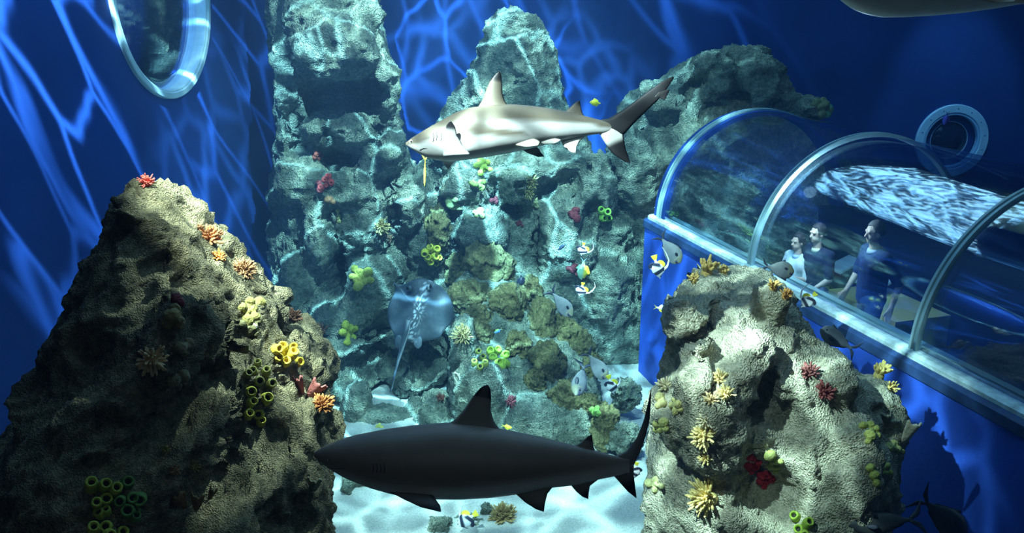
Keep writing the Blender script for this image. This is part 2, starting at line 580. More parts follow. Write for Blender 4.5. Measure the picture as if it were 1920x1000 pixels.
bm = bmesh.new()
loft(bm, [(512, 1330, 1410, 6.75, .2), (530, 1296, 1470, 6.68, .45), (565, 1268, 1492, 6.6, .6), (610, 1258, 1515, 6.55, .75),
          (660, 1255, 1555, 6.5, .85), (720, 1235, 1630, 6.5, .95), (790, 1222, 1668, 6.45, 1.0), (860, 1212, 1665, 6.4, 1.05), (940, 1203, 1658, 6.4, 1.1),
          (1000, 1200, 1655, 6.4, 1.15), (1150, 1185, 1665, 6.4, 1.2), (1700, 1170, 1700, 6.4, 1.25)])
for (u, v, Y, w, h, d, r) in [(1650, 760, 6.3, 40, 60, .35, 10), (1330, 780, 5.75, 70, 140, .3, 5), (1260, 780, 6.0, 40, 60, .3, 10), (1560, 700, 6.0, 45, 50, .3, 30),
                              (1440, 560, 6.2, 40, 40, .2, 0), (1290, 610, 6.2, 40, 60, .25, 8), (1590, 900, 5.65, 80, 130, .35, 0), (1400, 700, 5.8, 60, 80, .25, 0), (1680, 800, 6.3, 22, 40, .2, 0)]:
    eb(bm, u, v, Y, w, h, d, r)
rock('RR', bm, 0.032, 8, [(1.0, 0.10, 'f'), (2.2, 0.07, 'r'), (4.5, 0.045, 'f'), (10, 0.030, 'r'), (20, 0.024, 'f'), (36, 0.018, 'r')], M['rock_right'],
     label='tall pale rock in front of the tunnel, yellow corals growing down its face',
     dents=[(1352, 650, (16, 70, 30), .30), (1437, 760, (22, 60, 12), .32), (1478, 800, (40, 45), .22), (1445, 935, (60, 50, 35), .32), (1262, 865, (45, 22), .2), (1300, 690, (60, 14, -25), .2)])

bm = bmesh.new()
loft(bm, [(-160, 508, 690, 12.95, .6), (20, 511, 705, 12.95, .6), (60, 511, 730, 12.95, .6), (150, 513, 735, 12.95, .65), (240, 515, 745, 12.9, .7),
          (320, 518, 765, 12.9, .7), (420, 521, 790, 12.9, .75), (520, 526, 810, 12.9, .8), (600, 535, 820, 12.9, .8), (700, 545, 820, 12.9, .8), (800, 550, 820, 12.9, .8)], 4.0)
for (u, v, Y, w, h, d, r) in [(628, 88, 12.05, 92, 66, .60, 0), (560, 30, 12.4, 45, 60, .35, 10), (690, 40, 12.3, 45, 50, .3, -10), (720, 130, 12.35, 22, 80, .3, 0),
                              (540, 190, 12.35, 28, 60, .3, 25), (655, 240, 12.2, 75, 26, .3, -38), (570, 245, 12.2, 60, 24, .3, 35), (530, 250, 12.3, 16, 40, .2, 0), (555, 330, 12.2, 45, 60, .3, 0),
                              (715, 290, 12.3, 35, 50, .35, 0), (650, 350, 12.25, 60, 50, .35, 0), (600, 440, 12.15, 32, 70, .35, 8), (690, 420, 12.25, 60, 55, .35, 0), (560, 540, 12.15, 36, 80, .3, 0),
                              (700, 540, 12.15, 60, 70, .4, 0), (640, 600, 12.0, 70, 55, .4, 0), (590, 650, 11.9, 50, 60, .4, 0), (640, 690, 11.5, 90, 55, .6, 0), (770, 680, 11.6, 70, 60, .6, 0), (760, 390, 12.2, 35, 50, .3, 0)]:
    eb(bm, u, v, Y, w, h, d, r)
rock('PI', bm, 0.036, 21, BIG, M['rock_back'], label='tall algae-covered rock pillar with a big overhanging head at its top',
     dents=[(640, 190, (80, 28, -12), .6), (690, 160, (26, 45), .4), (615, 305, (30, 22), .4), (548, 235, (16, 30), .25), (655, 305, (20, 15), .3),
            (636, 515, (17, 48), .75), (560, 280, (22, 40), .2), (690, 270, (30, 45), .35), (735, 420, (14, 50), .3), (700, 705, (62, 34), .9), (800, 690, (30, 40), .6), (655, 330, (10, 25), .25)])

bm = bmesh.new()
loft(bm, [(20, 945, 975, 13.6, .25), (40, 925, 1005, 13.6, .35), (80, 905, 1032, 13.55, .4), (140, 885, 1058, 13.5, .5), (190, 850, 1075, 13.45, .55), (260, 800, 1110, 13.4, .6), (330, 775, 1150, 13.35, .7),
          (420, 760, 1190, 13.3, .8), (520, 750, 1205, 13.2, .9), (600, 740, 1230, 13.2, .95), (680, 740, 1230, 13.2, .95), (760, 740, 1230, 13.2, .95)], 3.0)
for (u, v, Y, w, h, d, r) in [(870, 350, 12.6, 45, 60, .35, 10), (900, 430, 12.4, 55, 40, .35, 0), (975, 330, 12.6, 60, 45, .3, -10), (1060, 450, 12.5, 60, 80, .35, 0),
                              (1060, 310, 12.7, 80, 18, .25, 22), (970, 120, 13.1, 40, 60, .3, 0), (915, 200, 13.0, 30, 60, .25, 20), (1140, 560, 12.5, 60, 80, .3, 0), (800, 470, 12.5, 50, 60, .35, 0), (790, 560, 12.4, 60, 60, .35, 0),
                              (1120, 350, 12.7, 40, 70, .3, 0)]:
    eb(bm, u, v, Y, w, h, d, r)
rock('CR', bm, 0.042, 33, BIG, M['rock_back'], label='teal-lit rock face behind the upper shark, with a rounded peak at its top',
     dents=[(1010, 470, (10, 70), .35), (1105, 420, (14, 40, 20), .3), (960, 400, (25, 18), .3), (1020, 360, (22, 25), .25), (820, 330, (20, 30), .3), (780, 690, (70, 45), .7)])

bm = bmesh.new()
loft(bm, [(82, 1375, 1435, 13.7, .25), (105, 1300, 1455, 13.7, .35), (150, 1225, 1472, 13.65, .45), (195, 1165, 1500, 13.6, .5), (240, 1140, 1540, 13.55, .6), (330, 1125, 1600, 13.5, .7), (430, 1120, 1650, 13.5, .75),
          (540, 1120, 1680, 13.5, .8), (700, 1120, 1700, 13.5, .8)], 3.0)
for (u, v, Y, w, h, d, r) in [(1345, 150, 13.2, 40, 60, .3, 30), (1250, 200, 13.1, 60, 30, .3, -30), (1190, 320, 12.95, 50, 90, .3, 10), (1420, 150, 13.2, 40, 60, .3, 0), (1520, 205, 13.4, 35, 25, .3, 0), (1290, 290, 13.0, 40, 60, .3, 0)]:
    eb(bm, u, v, Y, w, h, d, r)
rock('PR', bm, 0.045, 44, BIG, M['rock_back'], label='broad rock peak behind the far end of the glass tunnel',
     dents=[(1300, 170, (14, 50, 35), .25), (1385, 190, (14, 50, -20), .25)])

bm = bmesh.new()
loft(bm, [(480, 885, 950, 12.35, .3), (530, 858, 1010, 12.15, .55), (590, 848, 1060, 11.85, .8), (650, 843, 1100, 11.5, 1.0), (720, 838, 1120, 11.1, 1.1), (790, 832, 1135, 10.9, 1.15), (900, 820, 1150, 10.8, 1.2)], 2.6)
eb(bm, 900, 730, 10.4, 60, 60, .4); eb(bm, 1000, 790, 10.2, 70, 45, .5); eb(bm, 1090, 800, 10.2, 50, 50, .35); eb(bm, 870, 650, 11.0, 30, 60, .3)
rock('MO', bm, 0.034, 52, [(1.2, 0.10, 'f'), (3.2, 0.07, 'r'), (7, 0.045, 'r'), (16, 0.025, 'f'), (32, 0.014, 'r')], M['rock_back'],
     label='low reef mound piled with porous boulders in the middle of the tank')

for i, (lab, parts, seed) in enumerate([
    ('forked pale rock on the sand below the stingray tail', [(668, 760, 10.9, 26, 55, .3, -8), (725, 800, 10.8, 75, 38, .35, 0), (780, 775, 10.9, 22, 30, .25, 20)], 61),
    ('mossy rock above the back of the lower shark, right of the cave', [(815, 765, 10.7, 32, 36, .3, 0), (830, 790, 10.6, 30, 30, .3, 0), (795, 790, 10.7, 22, 26, .25, 0)], 62),
    ('shadowy ledge rock behind the snout of the lower shark', [(690, 890, 9.3, 50, 50, .35, 10), (760, 890, 9.2, 70, 36, .35, -8), (655, 930, 9.0, 16, 60, .25, 5)], 63)]):
    bm = bmesh.new()
    for p in parts: eb(bm, *p)
    rock('FR%d' % i, bm, 0.026, seed, [(1.6, 0.07, 'f'), (4, 0.05, 'r'), (9, 0.03, 'r'), (22, 0.016, 'f')], M['rock_back'], label=lab)
ROCKS_BACK = ['PI', 'CR', 'PR', 'MO', 'FR0', 'FR1', 'FR2']
ALLR = ['LR', 'RR', 'floor'] + ROCKS_BACK

# porous boulders heaped on the mound and the sand
def boulder(u, v, w, h, label, seed, on, mat='boulder', Y=None, tall=1.0, group='porous boulders on the reef'):
    if Y is None:
        loc, n, t = hit(u, v, on)
        w, h = w * 1.13, h * 1.13
        c = loc + Vector((0, 0.25 * w * t / F, 0))
    else:
        c = at(u, v, Y); t = depth(c)
    bm = bmesh.new()
    r = rnd.random() * 6
    add_ball(bm, (0, 0, 0), 1.0, 5, Matrix.Rotation(r, 3, 'Z'))
    me = bpy.data.meshes.new('boulder'); bm.to_mesh(me); bm.free()
    P = get_co(me)
    P = P * np.array([w * t / F, 0.9 * (w + h) / 2 * t / F, h * t / F])
    P += (P / np.linalg.norm(P, axis=1)[:, None]) * (0.32 * (w + h) / 2 * t / F * fbm(P * 4.5 + seed * 3.1, 3, seed))[:, None]
    set_co(me, P)
    s = 0.16
    for (f, a, k) in [(7, 0.045, 'r'), (15, 0.030, 'r'), (30, 0.018, 'k')]:
        P, Nn = get_co(me), get_no(me)
        d = (ridged(P * f, 2, seed) * 2 - 1) if k == 'r' else (1 - 2 * np.clip(worley(P * f, seed), 0, 1))
        P += Nn * ((d - d.mean() - 0.12) * a)[:, None]; set_co(me, P)
    z0 = P[:, 2].min()
    me.transform(Matrix.Translation((0, 0, -z0)))
    o = link('boulder', me, M[mat]); o.location = c + Vector((0, 0, z0))
    tag(o, label, 'boulder', group)
    key = 'B%d' % seed
    BVH[key] = BVHTree.FromPolygons([o.location + p.co for p in me.vertices], [tuple(p.vertices) for p in me.polygons])
    BOULD.append(key)
    return o
BOULD = []
on = ['MO', 'CR', 'PI']
for i, (u, v, w, h, lab, *kw) in enumerate([
    (820, 432, 25, 44, 'upright ochre boulder standing above the bright yellow tube sponge'),
    (857, 503, 25, 31, 'smooth brown boulder right of the bright yellow tube sponge'),
    (913, 497, 36, 42, 'large pitted boulder at the very top of the reef mound'),
    (948, 508, 18, 30, 'narrow boulder leaning on the right of the topmost boulder'),
    (880, 558, 34, 28, 'wide dark boulder just right of the stingray head'),
    (895, 600, 28, 24, 'small rough boulder below the wide one beside the stingray'),
    (953, 575, 32, 40, 'pale-topped boulder in the middle of the heap'),
    (995, 555, 22, 32, 'dull green boulder behind the pale-topped one'),
    (1018, 604, 25, 43, 'tall column-shaped boulder left of the pale unicornfish'),
    (905, 628, 22, 20, 'small crusty boulder above the lime tube sponges'),
    (972, 652, 24, 29, 'rounded olive boulder right of the lime tube sponges'),
    (1030, 688, 33, 40, 'ragged yellowish boulder lower centre of the heap'),
    (1076, 648, 34, 33, 'pale yellow lumpy boulder at the right edge of the heap'),
    (1060, 757, 31, 38, 'big round honeycombed boulder above the shark tail stalk'),
    (1005, 720, 20, 22, 'little boulder tucked below the ragged one'),
    (1105, 690, 26, 30, 'shaded boulder behind the pair of unicornfish'),
    (1105, 765, 22, 24, 'small green boulder right of the honeycombed one'),
    (1055, 615, 22, 26, 'brown boulder wedged below the pale unicornfish')]):
    boulder(u, v, w, h, lab, 100 + i, on)
gr = 'boulders lying on the sand'
for i, (u, v, w, h, lab, Y, mt) in enumerate([
    (1172, 742, 28, 36, 'teal boulder alone on the bright patch of sand', 10.7, 'rock_back'),
    (1132, 800, 26, 50, 'upright ochre boulder beside the second dorsal fin of the lower shark', 9.9, 'boulder'),
    (1172, 822, 34, 34, 'grey-green boulder half behind the tail of the lower shark', 9.7, 'rock_back'),
    (824, 992, 26, 22, 'dark mossy boulder at the bottom, left of the bannerfish', 8.2, 'rock_back'),
    (880, 990, 32, 26, 'green boulder at the bottom, behind the bannerfish', 8.3, 'rock_back'),
    (912, 962, 14, 24, 'slim boulder between the bannerfish and the brown bush coral', 8.5, 'rock_back')]):
    boulder(u, v, w, h, lab, 140 + i, on, mt, Y, group=gr)
SURF = ALLR + BOULD
# ================================================================== GLASS TUNNEL
TA = Vector((-0.294, 0.9558, 0)); TS = Vector((0.9558, 0.294, 0))
SC, ZC, RT = 6.94, 2.40, 1.45          # axis offset, height and radius of the arch
def T(s, q, z): return TS * s + TA * q + Vector((0, 0, z))
QF, QN = 10.98, 0.4                     # far and near end
ARCH_Q = [10.86, 8.51, 5.86, 3.2]
tun = empty('tunnel', T(SC, 6, 0), 'glass walk-through tunnel on a bright blue base, ribbed with pale hoops', 'tunnel')
TO = tun.location.copy()
def tl(s, q, z): return T(s, q, z) - TO

def strip(name, prof, q0, q1, mat, nseg=1, smooth=False):
    """closed profile [(s, z)] pulled along the tunnel"""
    bm = bmesh.new()
    rs = []
    for i in range(nseg + 1):
        q = q0 + (q1 - q0) * i / nseg
        rs.append([bm.verts.new(tl(s, q, z)) for s, z in prof])
    m_ = len(prof)
    for a, b_ in zip(rs, rs[1:]):
        for k in range(m_):
            bm.faces.new((a[k], a[(k + 1) % m_], b_[(k + 1) % m_], b_[k]))
    bm.faces.new(rs[0]); bm.faces.new(rs[-1][::-1])
    return bm_obj(name, bm, mat, tun, smooth)

S0 = SC - RT                            # 5.49
strip('base_wall', [(5.40, -0.05), (5.40, 2.22), (5.43, 2.25), (5.72, 2.25), (5.72, -0.05)], QN, QF + 0.15, M['base_blue'], 1)
strip('ledge', [(5.37, 2.24), (5.37, 2.33), (5.40, 2.36), (5.74, 2.36), (5.74, 2.24)], QN, QF + 0.15, plain('ledge_paint', (0.025, 0.06, 0.17), 0.5, 0.4, 0.3, 9))
strip('seal', [(5.415, 2.36), (5.415, 2.395), (5.44, 2.42), (5.52, 2.42), (5.535, 2.395), (5.535, 2.36)], QN, QF + 0.1, plain('seal_white', (0.66, 0.76, 0.72), 0.5, 0.3, 0.25, 14, 0.3, 40))
strip('inner_rail', [(5.66, 2.36), (5.66, 2.40), (5.74, 2.40), (5.74, 2.36)], QN, QF, plain('inner_rail', (0.25, 0.38, 0.34), 0.5, 0.3))
strip('far_base_wall', [(8.16, -0.05), (8.16, 2.38), (8.48, 2.38), (8.48, -0.05)], QN, QF + 0.15, M['dark_inside'])
strip('walkway', [(5.7, 1.1), (5.7, 1.2), (8.2, 1.2), (8.2, 1.1)], QN, QF, plain('walkway', (0.03, 0.045, 0.08), 0.6, 0.3))
strip('kerb', [(7.35, 1.2), (7.35, 1.62), (8.16, 1.62), (8.16, 1.2)], 8.2, 9.5, plain('kerb_yellow', (0.75, 0.62, 0.22), 0.6, 0.3, 0.1, 4))
# hand rail with a bent end
bm = bmesh.new()
rp = [T(5.95, 3.0, 2.02), T(5.95, 7.35, 2.02), T(5.95, 7.52, 2.0), T(5.95, 7.60, 1.92), T(5.95, 7.60, 1.84), T(5.95, 7.52, 1.77), T(5.95, 7.35, 1.75), T(5.95, 3.0, 1.75)]
add_tube(bm, [p - TO for p in rp], [0.028] * len(rp), 10)
for q in (6.9, 5.2, 3.6):
    add_tube(bm, [tl(5.95, q, 1.2), tl(5.95, q, 2.02)], [0.02, 0.02], 8)
bm_obj('handrail', bm, M['dark_metal'], tun)
# two pale display boards on the far side
for (q, z0, z1, dq) in ((9.0, 1.70, 1.86, 0.45), (9.75, 1.72, 1.86, 0.3)):
    bm = bmesh.new()
    vs = [tl(7.7, q, z0), tl(7.7, q + dq, z0), tl(8.05, q + dq, z1), tl(8.05, q, z1)]
    f = [bm.verts.new(v) for v in vs]; g = [bm.verts.new(v + Vector((0, 0, 0.03))) for v in vs]
    bm.faces.new(f); bm.faces.new(g)
    for k in range(4): bm.faces.new((f[k], f[(k + 1) % 4], g[(k + 1) % 4], g[k]))
    bm_obj('display_board', bm, plain('board', (0.55, 0.62, 0.62), 0.5, 0.3), tun, False)

def arc_pts(R, n=48): return [(SC - R * math.cos(math.pi * k / n), ZC + R * math.sin(math.pi * k / n)) for k in range(n + 1)]
def hoop(name, q, w, mat, r0, r1, grooves=True):
    bm = bmesh.new()
    prof = [(r0, -w / 2), (r1, -w / 2), (r1, -w / 6), (r1 - 0.022, -w / 8), (r1 - 0.022, w / 8), (r1, w / 6), (r1, w / 2), (r0, w / 2)]
    rs = []
    n = 64
    for k in range(n + 1):
        a = math.pi * k / n
        rs.append([bm.verts.new(tl(SC - r * math.cos(a), q + d, ZC + r * math.sin(a))) for r, d in prof])
    m_ = len(prof)
    for a, b_ in zip(rs, rs[1:]):
        for k in range(m_): bm.faces.new((a[k], a[(k + 1) % m_], b_[(k + 1) % m_], b_[k]))
    bm.faces.new(rs[0]); bm.faces.new(rs[-1][::-1])
    return bm_obj(name, bm, mat, tun, False)
hm = plain('hoop_paint', (0.30, 0.42, 0.44), 0.4, 0.4, 0.12, 5)
for q in ARCH_Q:
    hoop('hoop', q, 0.085 if q < 10 else 0.11, hm, RT - 0.02, RT + 0.028)
tag(hoop('end_collar', QF - 0.10, 0.30, M['wall_blue'], RT - 0.06, RT + 0.005), 'blue collar behind the far hoop')
ends = ARCH_Q + [QN]
for qa, qb in zip(ends, ends[1:]):
    bm = bmesh.new()
    n, mq = 48, 6
    L2 = []
    for R in (RT, RT - 0.05):
        rows = [[bm.verts.new(tl(SC - R * math.cos(math.pi * k / n), qb + (qa - qb) * j / mq, ZC + R * math.sin(math.pi * k / n))) for k in range(n + 1)] for j in range(mq + 1)]
        for a, b_ in zip(rows, rows[1:]):
            for k in range(n): bm.faces.new((a[k], a[k + 1], b_[k + 1], b_[k]))
        L2.append(rows)
    A, B = L2
    for j in range(mq):
        for k in (0, n): bm.faces.new((A[j][k], A[j + 1][k], B[j + 1][k], B[j][k]))
    bm_obj('pane', bm, M['acrylic'], tun)

# ================================================================== VISITORS IN THE TUNNEL
def person(s, q, hgt, face, label, shirt, trousers, hair, pose, zf=1.2, skin=(0.62, 0.42, 0.30)):
    """one continuous body; clothes and hair are its children. Faces +x in its own frame, y to its left."""
    k = hgt / 1.75
    V = lambda x, y, z: Vector((x, y, z)) * k
    neck, chest, pelvis = V(0.00, 0, 1.47), V(-0.01, 0, 1.28), V(-0.02, 0, 0.95)
    hips = [V(-0.02, sgn * 0.095, 0.92) for sgn in (1, -1)]
    knees = [V(0.03, 0.10, 0.50), V(-0.02, -0.10, 0.50)]
    ank = [V(-0.02, 0.11, 0.08), V(-0.08, -0.10, 0.08)]
    sh = [V(-0.02, sgn * 0.19, 1.41) for sgn in (1, -1)]
    elb = [V(*pose['l_elbow']), V(*pose['r_elbow'])]
    wri = [V(*pose['l_wrist']), V(*pose['r_wrist'])]
    bm = bmesh.new()
    add_capsule(bm, pelvis, chest, 0.135 * k, 0.145 * k, 18)
    add_capsule(bm, chest + V(0, 0.07, 0.03), chest + V(0, -0.07, 0.03), 0.125 * k, 0.125 * k, 16)
    add_capsule(bm, sh[0], sh[1], 0.062 * k, 0.062 * k)
    add_capsule(bm, neck - V(0, 0, 0.06), neck + V(0.02, 0, 0.08), 0.062 * k, 0.054 * k)
    for i in (0, 1):
        add_capsule(bm, sh[i], elb[i], 0.052 * k, 0.041 * k); add_capsule(bm, elb[i], wri[i], 0.041 * k, 0.026 * k)
        add_capsule(bm, hips[i], knees[i], 0.088 * k, 0.058 * k); add_capsule(bm, knees[i], ank[i], 0.056 * k, 0.037 * k)
        add_capsule(bm, ank[i] + V(-0.03, 0, -0.035), ank[i] + V(0.15, 0, -0.045), 0.04 * k, 0.034 * k)
        # hand: palm, four curled fingers and a thumb off the side
        d = (wri[i] - elb[i]).normalized(); fwd = Vector((1, 0, 0)); fwd = (fwd - d * fwd.dot(d)).normalized()
        inn = d.cross(fwd) * (1 if i == 1 else -1)
        pc = wri[i] + d * 0.05 * k
        for t in (-1, -0.33, 0.33, 1):
            add_capsule(bm, wri[i] + fwd * t * 0.018 * k, wri[i] + d * 0.085 * k + fwd * t * 0.030 * k, 0.016 * k, 0.013 * k, 8)
            b0 = wri[i] + d * 0.088 * k + fwd * t * 0.031 * k
            fl = (0.075, 0.085, 0.08, 0.062)[int(round((1 - t) * 1.5))] * k
            m1 = b0 + d * fl * 0.5 + inn * 0.010 * k
            add_capsule(bm, b0, m1, 0.0098 * k, 0.009 * k, 8)
            add_capsule(bm, m1, m1 + d * fl * 0.42 + inn * 0.022 * k, 0.009 * k, 0.008 * k, 8)
        tb = wri[i] + d * 0.03 * k + fwd * 0.022 * k
        tm = tb + d * 0.035 * k + fwd * 0.030 * k + inn * 0.008 * k
        add_capsule(bm, tb, tm, 0.013 * k, 0.011 * k, 8); add_capsule(bm, tm, tm + d * 0.03 * k + fwd * 0.004 * k, 0.011 * k, 0.009 * k, 8)
    # head
    hc = neck + V(0.035, 0, 0.185)
    tilt = Matrix.Rotation(math.radians(pose.get('tilt', 0)), 3, 'Y')
    hp = lambda x, y, z: hc + tilt @ (Vector((x, y, z)) * k)
    hb = []
    add_ball(bm, hp(-0.012, 0, 0.02), (0.095 * k, 0.075 * k, 0.105 * k), 3)
    add_ball(bm, hp(0.020, 0, -0.045), (0.070 * k, 0.058 * k, 0.075 * k), 3)
    add_ball(bm, hp(0.058, 0, -0.088), (0.026 * k, 0.028 * k, 0.022 * k), 2)      # chin
    add_capsule(bm, hp(0.082, 0, 0.012), hp(0.102, 0, -0.022), 0.010 * k, 0.016 * k, 10)   # nose
    add_capsule(bm, hp(0.078, 0.014, -0.055), hp(0.078, -0.014, -0.055), 0.012 * k, 0.012 * k, 8)  # lips
    add_capsule(bm, hp(0.072, 0.035, 0.03), hp(0.072, -0.035, 0.03), 0.016 * k, 0.016 * k, 8)    # brow
    for sg in (1, -1): add_ball(bm, hp(-0.012, sg * 0.076, -0.008), (0.020 * k, 0.010 * k, 0.032 * k), 2)
    me = remesh(bm, 0.0075 * k, 3); me.name = 'person'
    body = link('person', me, plain('skin', skin, 0.5, 0.35, 0.05, 20))
    loc = T(s, q, zf)
    body.location = loc
    body.rotation_euler = (0, 0, face)
    tag(body, label, 'person', None)
    # shirt
    bm = bmesh.new()
    add_capsule(bm, pelvis + V(0, 0, -0.02), chest, 0.155 * k, 0.165 * k, 20)
    add_capsule(bm, chest + V(0, 0.075, 0.035), chest + V(0, -0.075, 0.035), 0.140 * k, 0.140 * k, 18)
    add_capsule(bm, sh[0], sh[1], 0.078 * k, 0.078 * k)
    for i in (0, 1):
        add_capsule(bm, sh[i], sh[i].lerp(elb[i], pose.get('sleeve', 0.85)), 0.072 * k, 0.064 * k)
    me = remesh(bm, 0.012 * k, 4)
    P, Nn = get_co(me), get_no(me); P += Nn * (0.006 * fbm(P * np.array([14, 14, 5]), 3, 5))[:, None]; set_co(me, P)
    link('shirt', me, shirt, body)
    bm = bmesh.new()
    add_tube(bm, [neck + V(0.012, 0, -0.045), neck + V(0.014, 0, 0.005)], [0.078 * k, 0.068 * k], 20)
    bm_obj('collar', bm, plain('collar', pose.get('collar', (0.4, 0.45, 0.6)), 0.7, 0.2), body)
    bm = bmesh.new()
    add_capsule(bm, pelvis + V(0, 0.03, -0.03), pelvis + V(0, -0.03, -0.03), 0.150 * k, 0.150 * k, 18)
    for i in (0, 1):
        add_capsule(bm, hips[i], knees[i], 0.102 * k, 0.072 * k); add_capsule(bm, knees[i], ank[i], 0.071 * k, 0.058 * k)
    me = remesh(bm, 0.012 * k, 4)
    link('trousers', me, trousers, body)
    for i in (0, 1):
        bm = bmesh.new()
        add_capsule(bm, ank[i] + V(-0.035, 0, -0.03), ank[i] + V(0.16, 0, -0.042), 0.052 * k, 0.044 * k)
        bm_obj('shoe', bm, M['dark_metal'], body)
    # hair: a cap over the skull, open at the face
    bm = bmesh.new()
    add_ball(bm, hp(-0.022, 0, 0.030), (0.100 * k, 0.083 * k, 0.108 * k), 4)
    for v in list(bm.verts):
        p = tilt.inverted() @ (v.co - hc) / k
        if p.z < -0.03 or (p.x > 0.045 and p.z < 0.085) or (p.x > 0.0 and p.z < 0.01): bm.verts.remove(v)
    me = bpy.data.meshes.new('hair'); bm.to_mesh(me); bm.free()
    P, Nn = get_co(me), get_no(me); P += Nn * (0.006 * k * fbm(P * 60, 2, 4) + 0.004)[:, None]; set_co(me, P)
    ho = link('hair', me, hair, body); sm = ho.modifiers.new('solid', 'SOLIDIFY'); sm.thickness = 0.012 * k
    for sg in (1, -1):
        bm = bmesh.new(); add_ball(bm, hp(0.079, sg * 0.030, 0.008), 0.0075 * k, 2)
        bm_obj('eye', bm, M['eye'], body)
    if pose.get('bag'):
        bm = bmesh.new()
        pts = [V(0.02, 0.16, 1.50), V(0.14, 0.10, 1.36), V(0.175, 0.02, 1.18), V(0.12, -0.15, 0.98), V(-0.10, -0.19, 0.95), V(-0.19, 0.0, 1.20), V(-0.15, 0.12, 1.42), V(0.02, 0.16, 1.50)]
        add_tube(bm, pts, [0.016 * k] * len(pts), 8)
        bm_obj('bag_strap', bm, M['dark_metal'], body)
    return body

navy = plain('navy_cloth', (0.035, 0.055, 0.14), 0.85, 0.1, 0.2, 12)
jeans = plain('jeans', (0.07, 0.11, 0.22), 0.85, 0.1, 0.3, 10)
white_c = plain('white_cloth', (0.75, 0.72, 0.62), 0.85, 0.1)
hair_d = plain('hair_dark', (0.03, 0.025, 0.025), 0.6, 0.3)
hair_g = plain('hair_grey', (0.10, 0.09, 0.08), 0.6, 0.3)
r0 = at(1648, 452, 9.45)
q0 = r0.dot(TA)
person(6.62, q0, 1.78, math.radians(180 + 8), 'man in a navy T-shirt and jeans in the tunnel, facing left with one arm hanging', navy, jeans, hair_g,
       dict(l_elbow=(-0.17, 0.27, 1.14), l_wrist=(-0.09, 0.29, 0.88), r_elbow=(0.02, -0.27, 1.13), r_wrist=(0.16, -0.22, 0.93), tilt=6, collar=(0.55, 0.6, 0.75), sleeve=0.9))
p1 = at(1551, 455, 10.0); p2 = at(1519, 470, 10.2)
person(6.35, p1.dot(TA), 1.62, math.radians(180 + 20), 'visitor with dark hair and dark clothes standing behind the pale-shirted one', plain('dark_cloth', (0.02, 0.025, 0.05), 0.85, 0.1), jeans, hair_d,
       dict(l_elbow=(0.02, 0.28, 1.13), l_wrist=(0.20, 0.24, 1.02), r_elbow=(0.02, -0.28, 1.13), r_wrist=(0.20, -0.24, 1.02), tilt=4, collar=(0.7, 0.65, 0.4)))
person(6.25, p2.dot(TA), 1.46, math.radians(180 + 25), 'shorter visitor in a pale top, leftmost of the three people in the tunnel', white_c, jeans, hair_d,
       dict(l_elbow=(0.04, 0.25, 1.16), l_wrist=(0.24, 0.18, 1.2), r_elbow=(0.04, -0.25, 1.16), r_wrist=(0.24, -0.18, 1.2), tilt=4))
# ================================================================== ANIMALS
def put_col(me, fn):
    """fn(P) -> Nx3 colours, stored per vertex"""
    P = get_co(me)
    c = np.ones((len(P), 4)); c[:, :3] = fn(P)
    at_ = me.color_attributes.new('Col', 'FLOAT_COLOR', 'POINT')
    at_.data.foreach_set('color', c.reshape(-1).astype(np.float32))

def interp(pts, x):
    xs = [p[0] for p in pts]; ys = [p[1] for p in pts]
    return np.interp(x, xs, ys)

def smooth_interp(pts, x):
    a = interp(pts, x); d = 0.012 * (pts[-1][0] - pts[0][0])
    return 0.25 * interp(pts, x - d) + 0.5 * a + 0.25 * interp(pts, x + d)

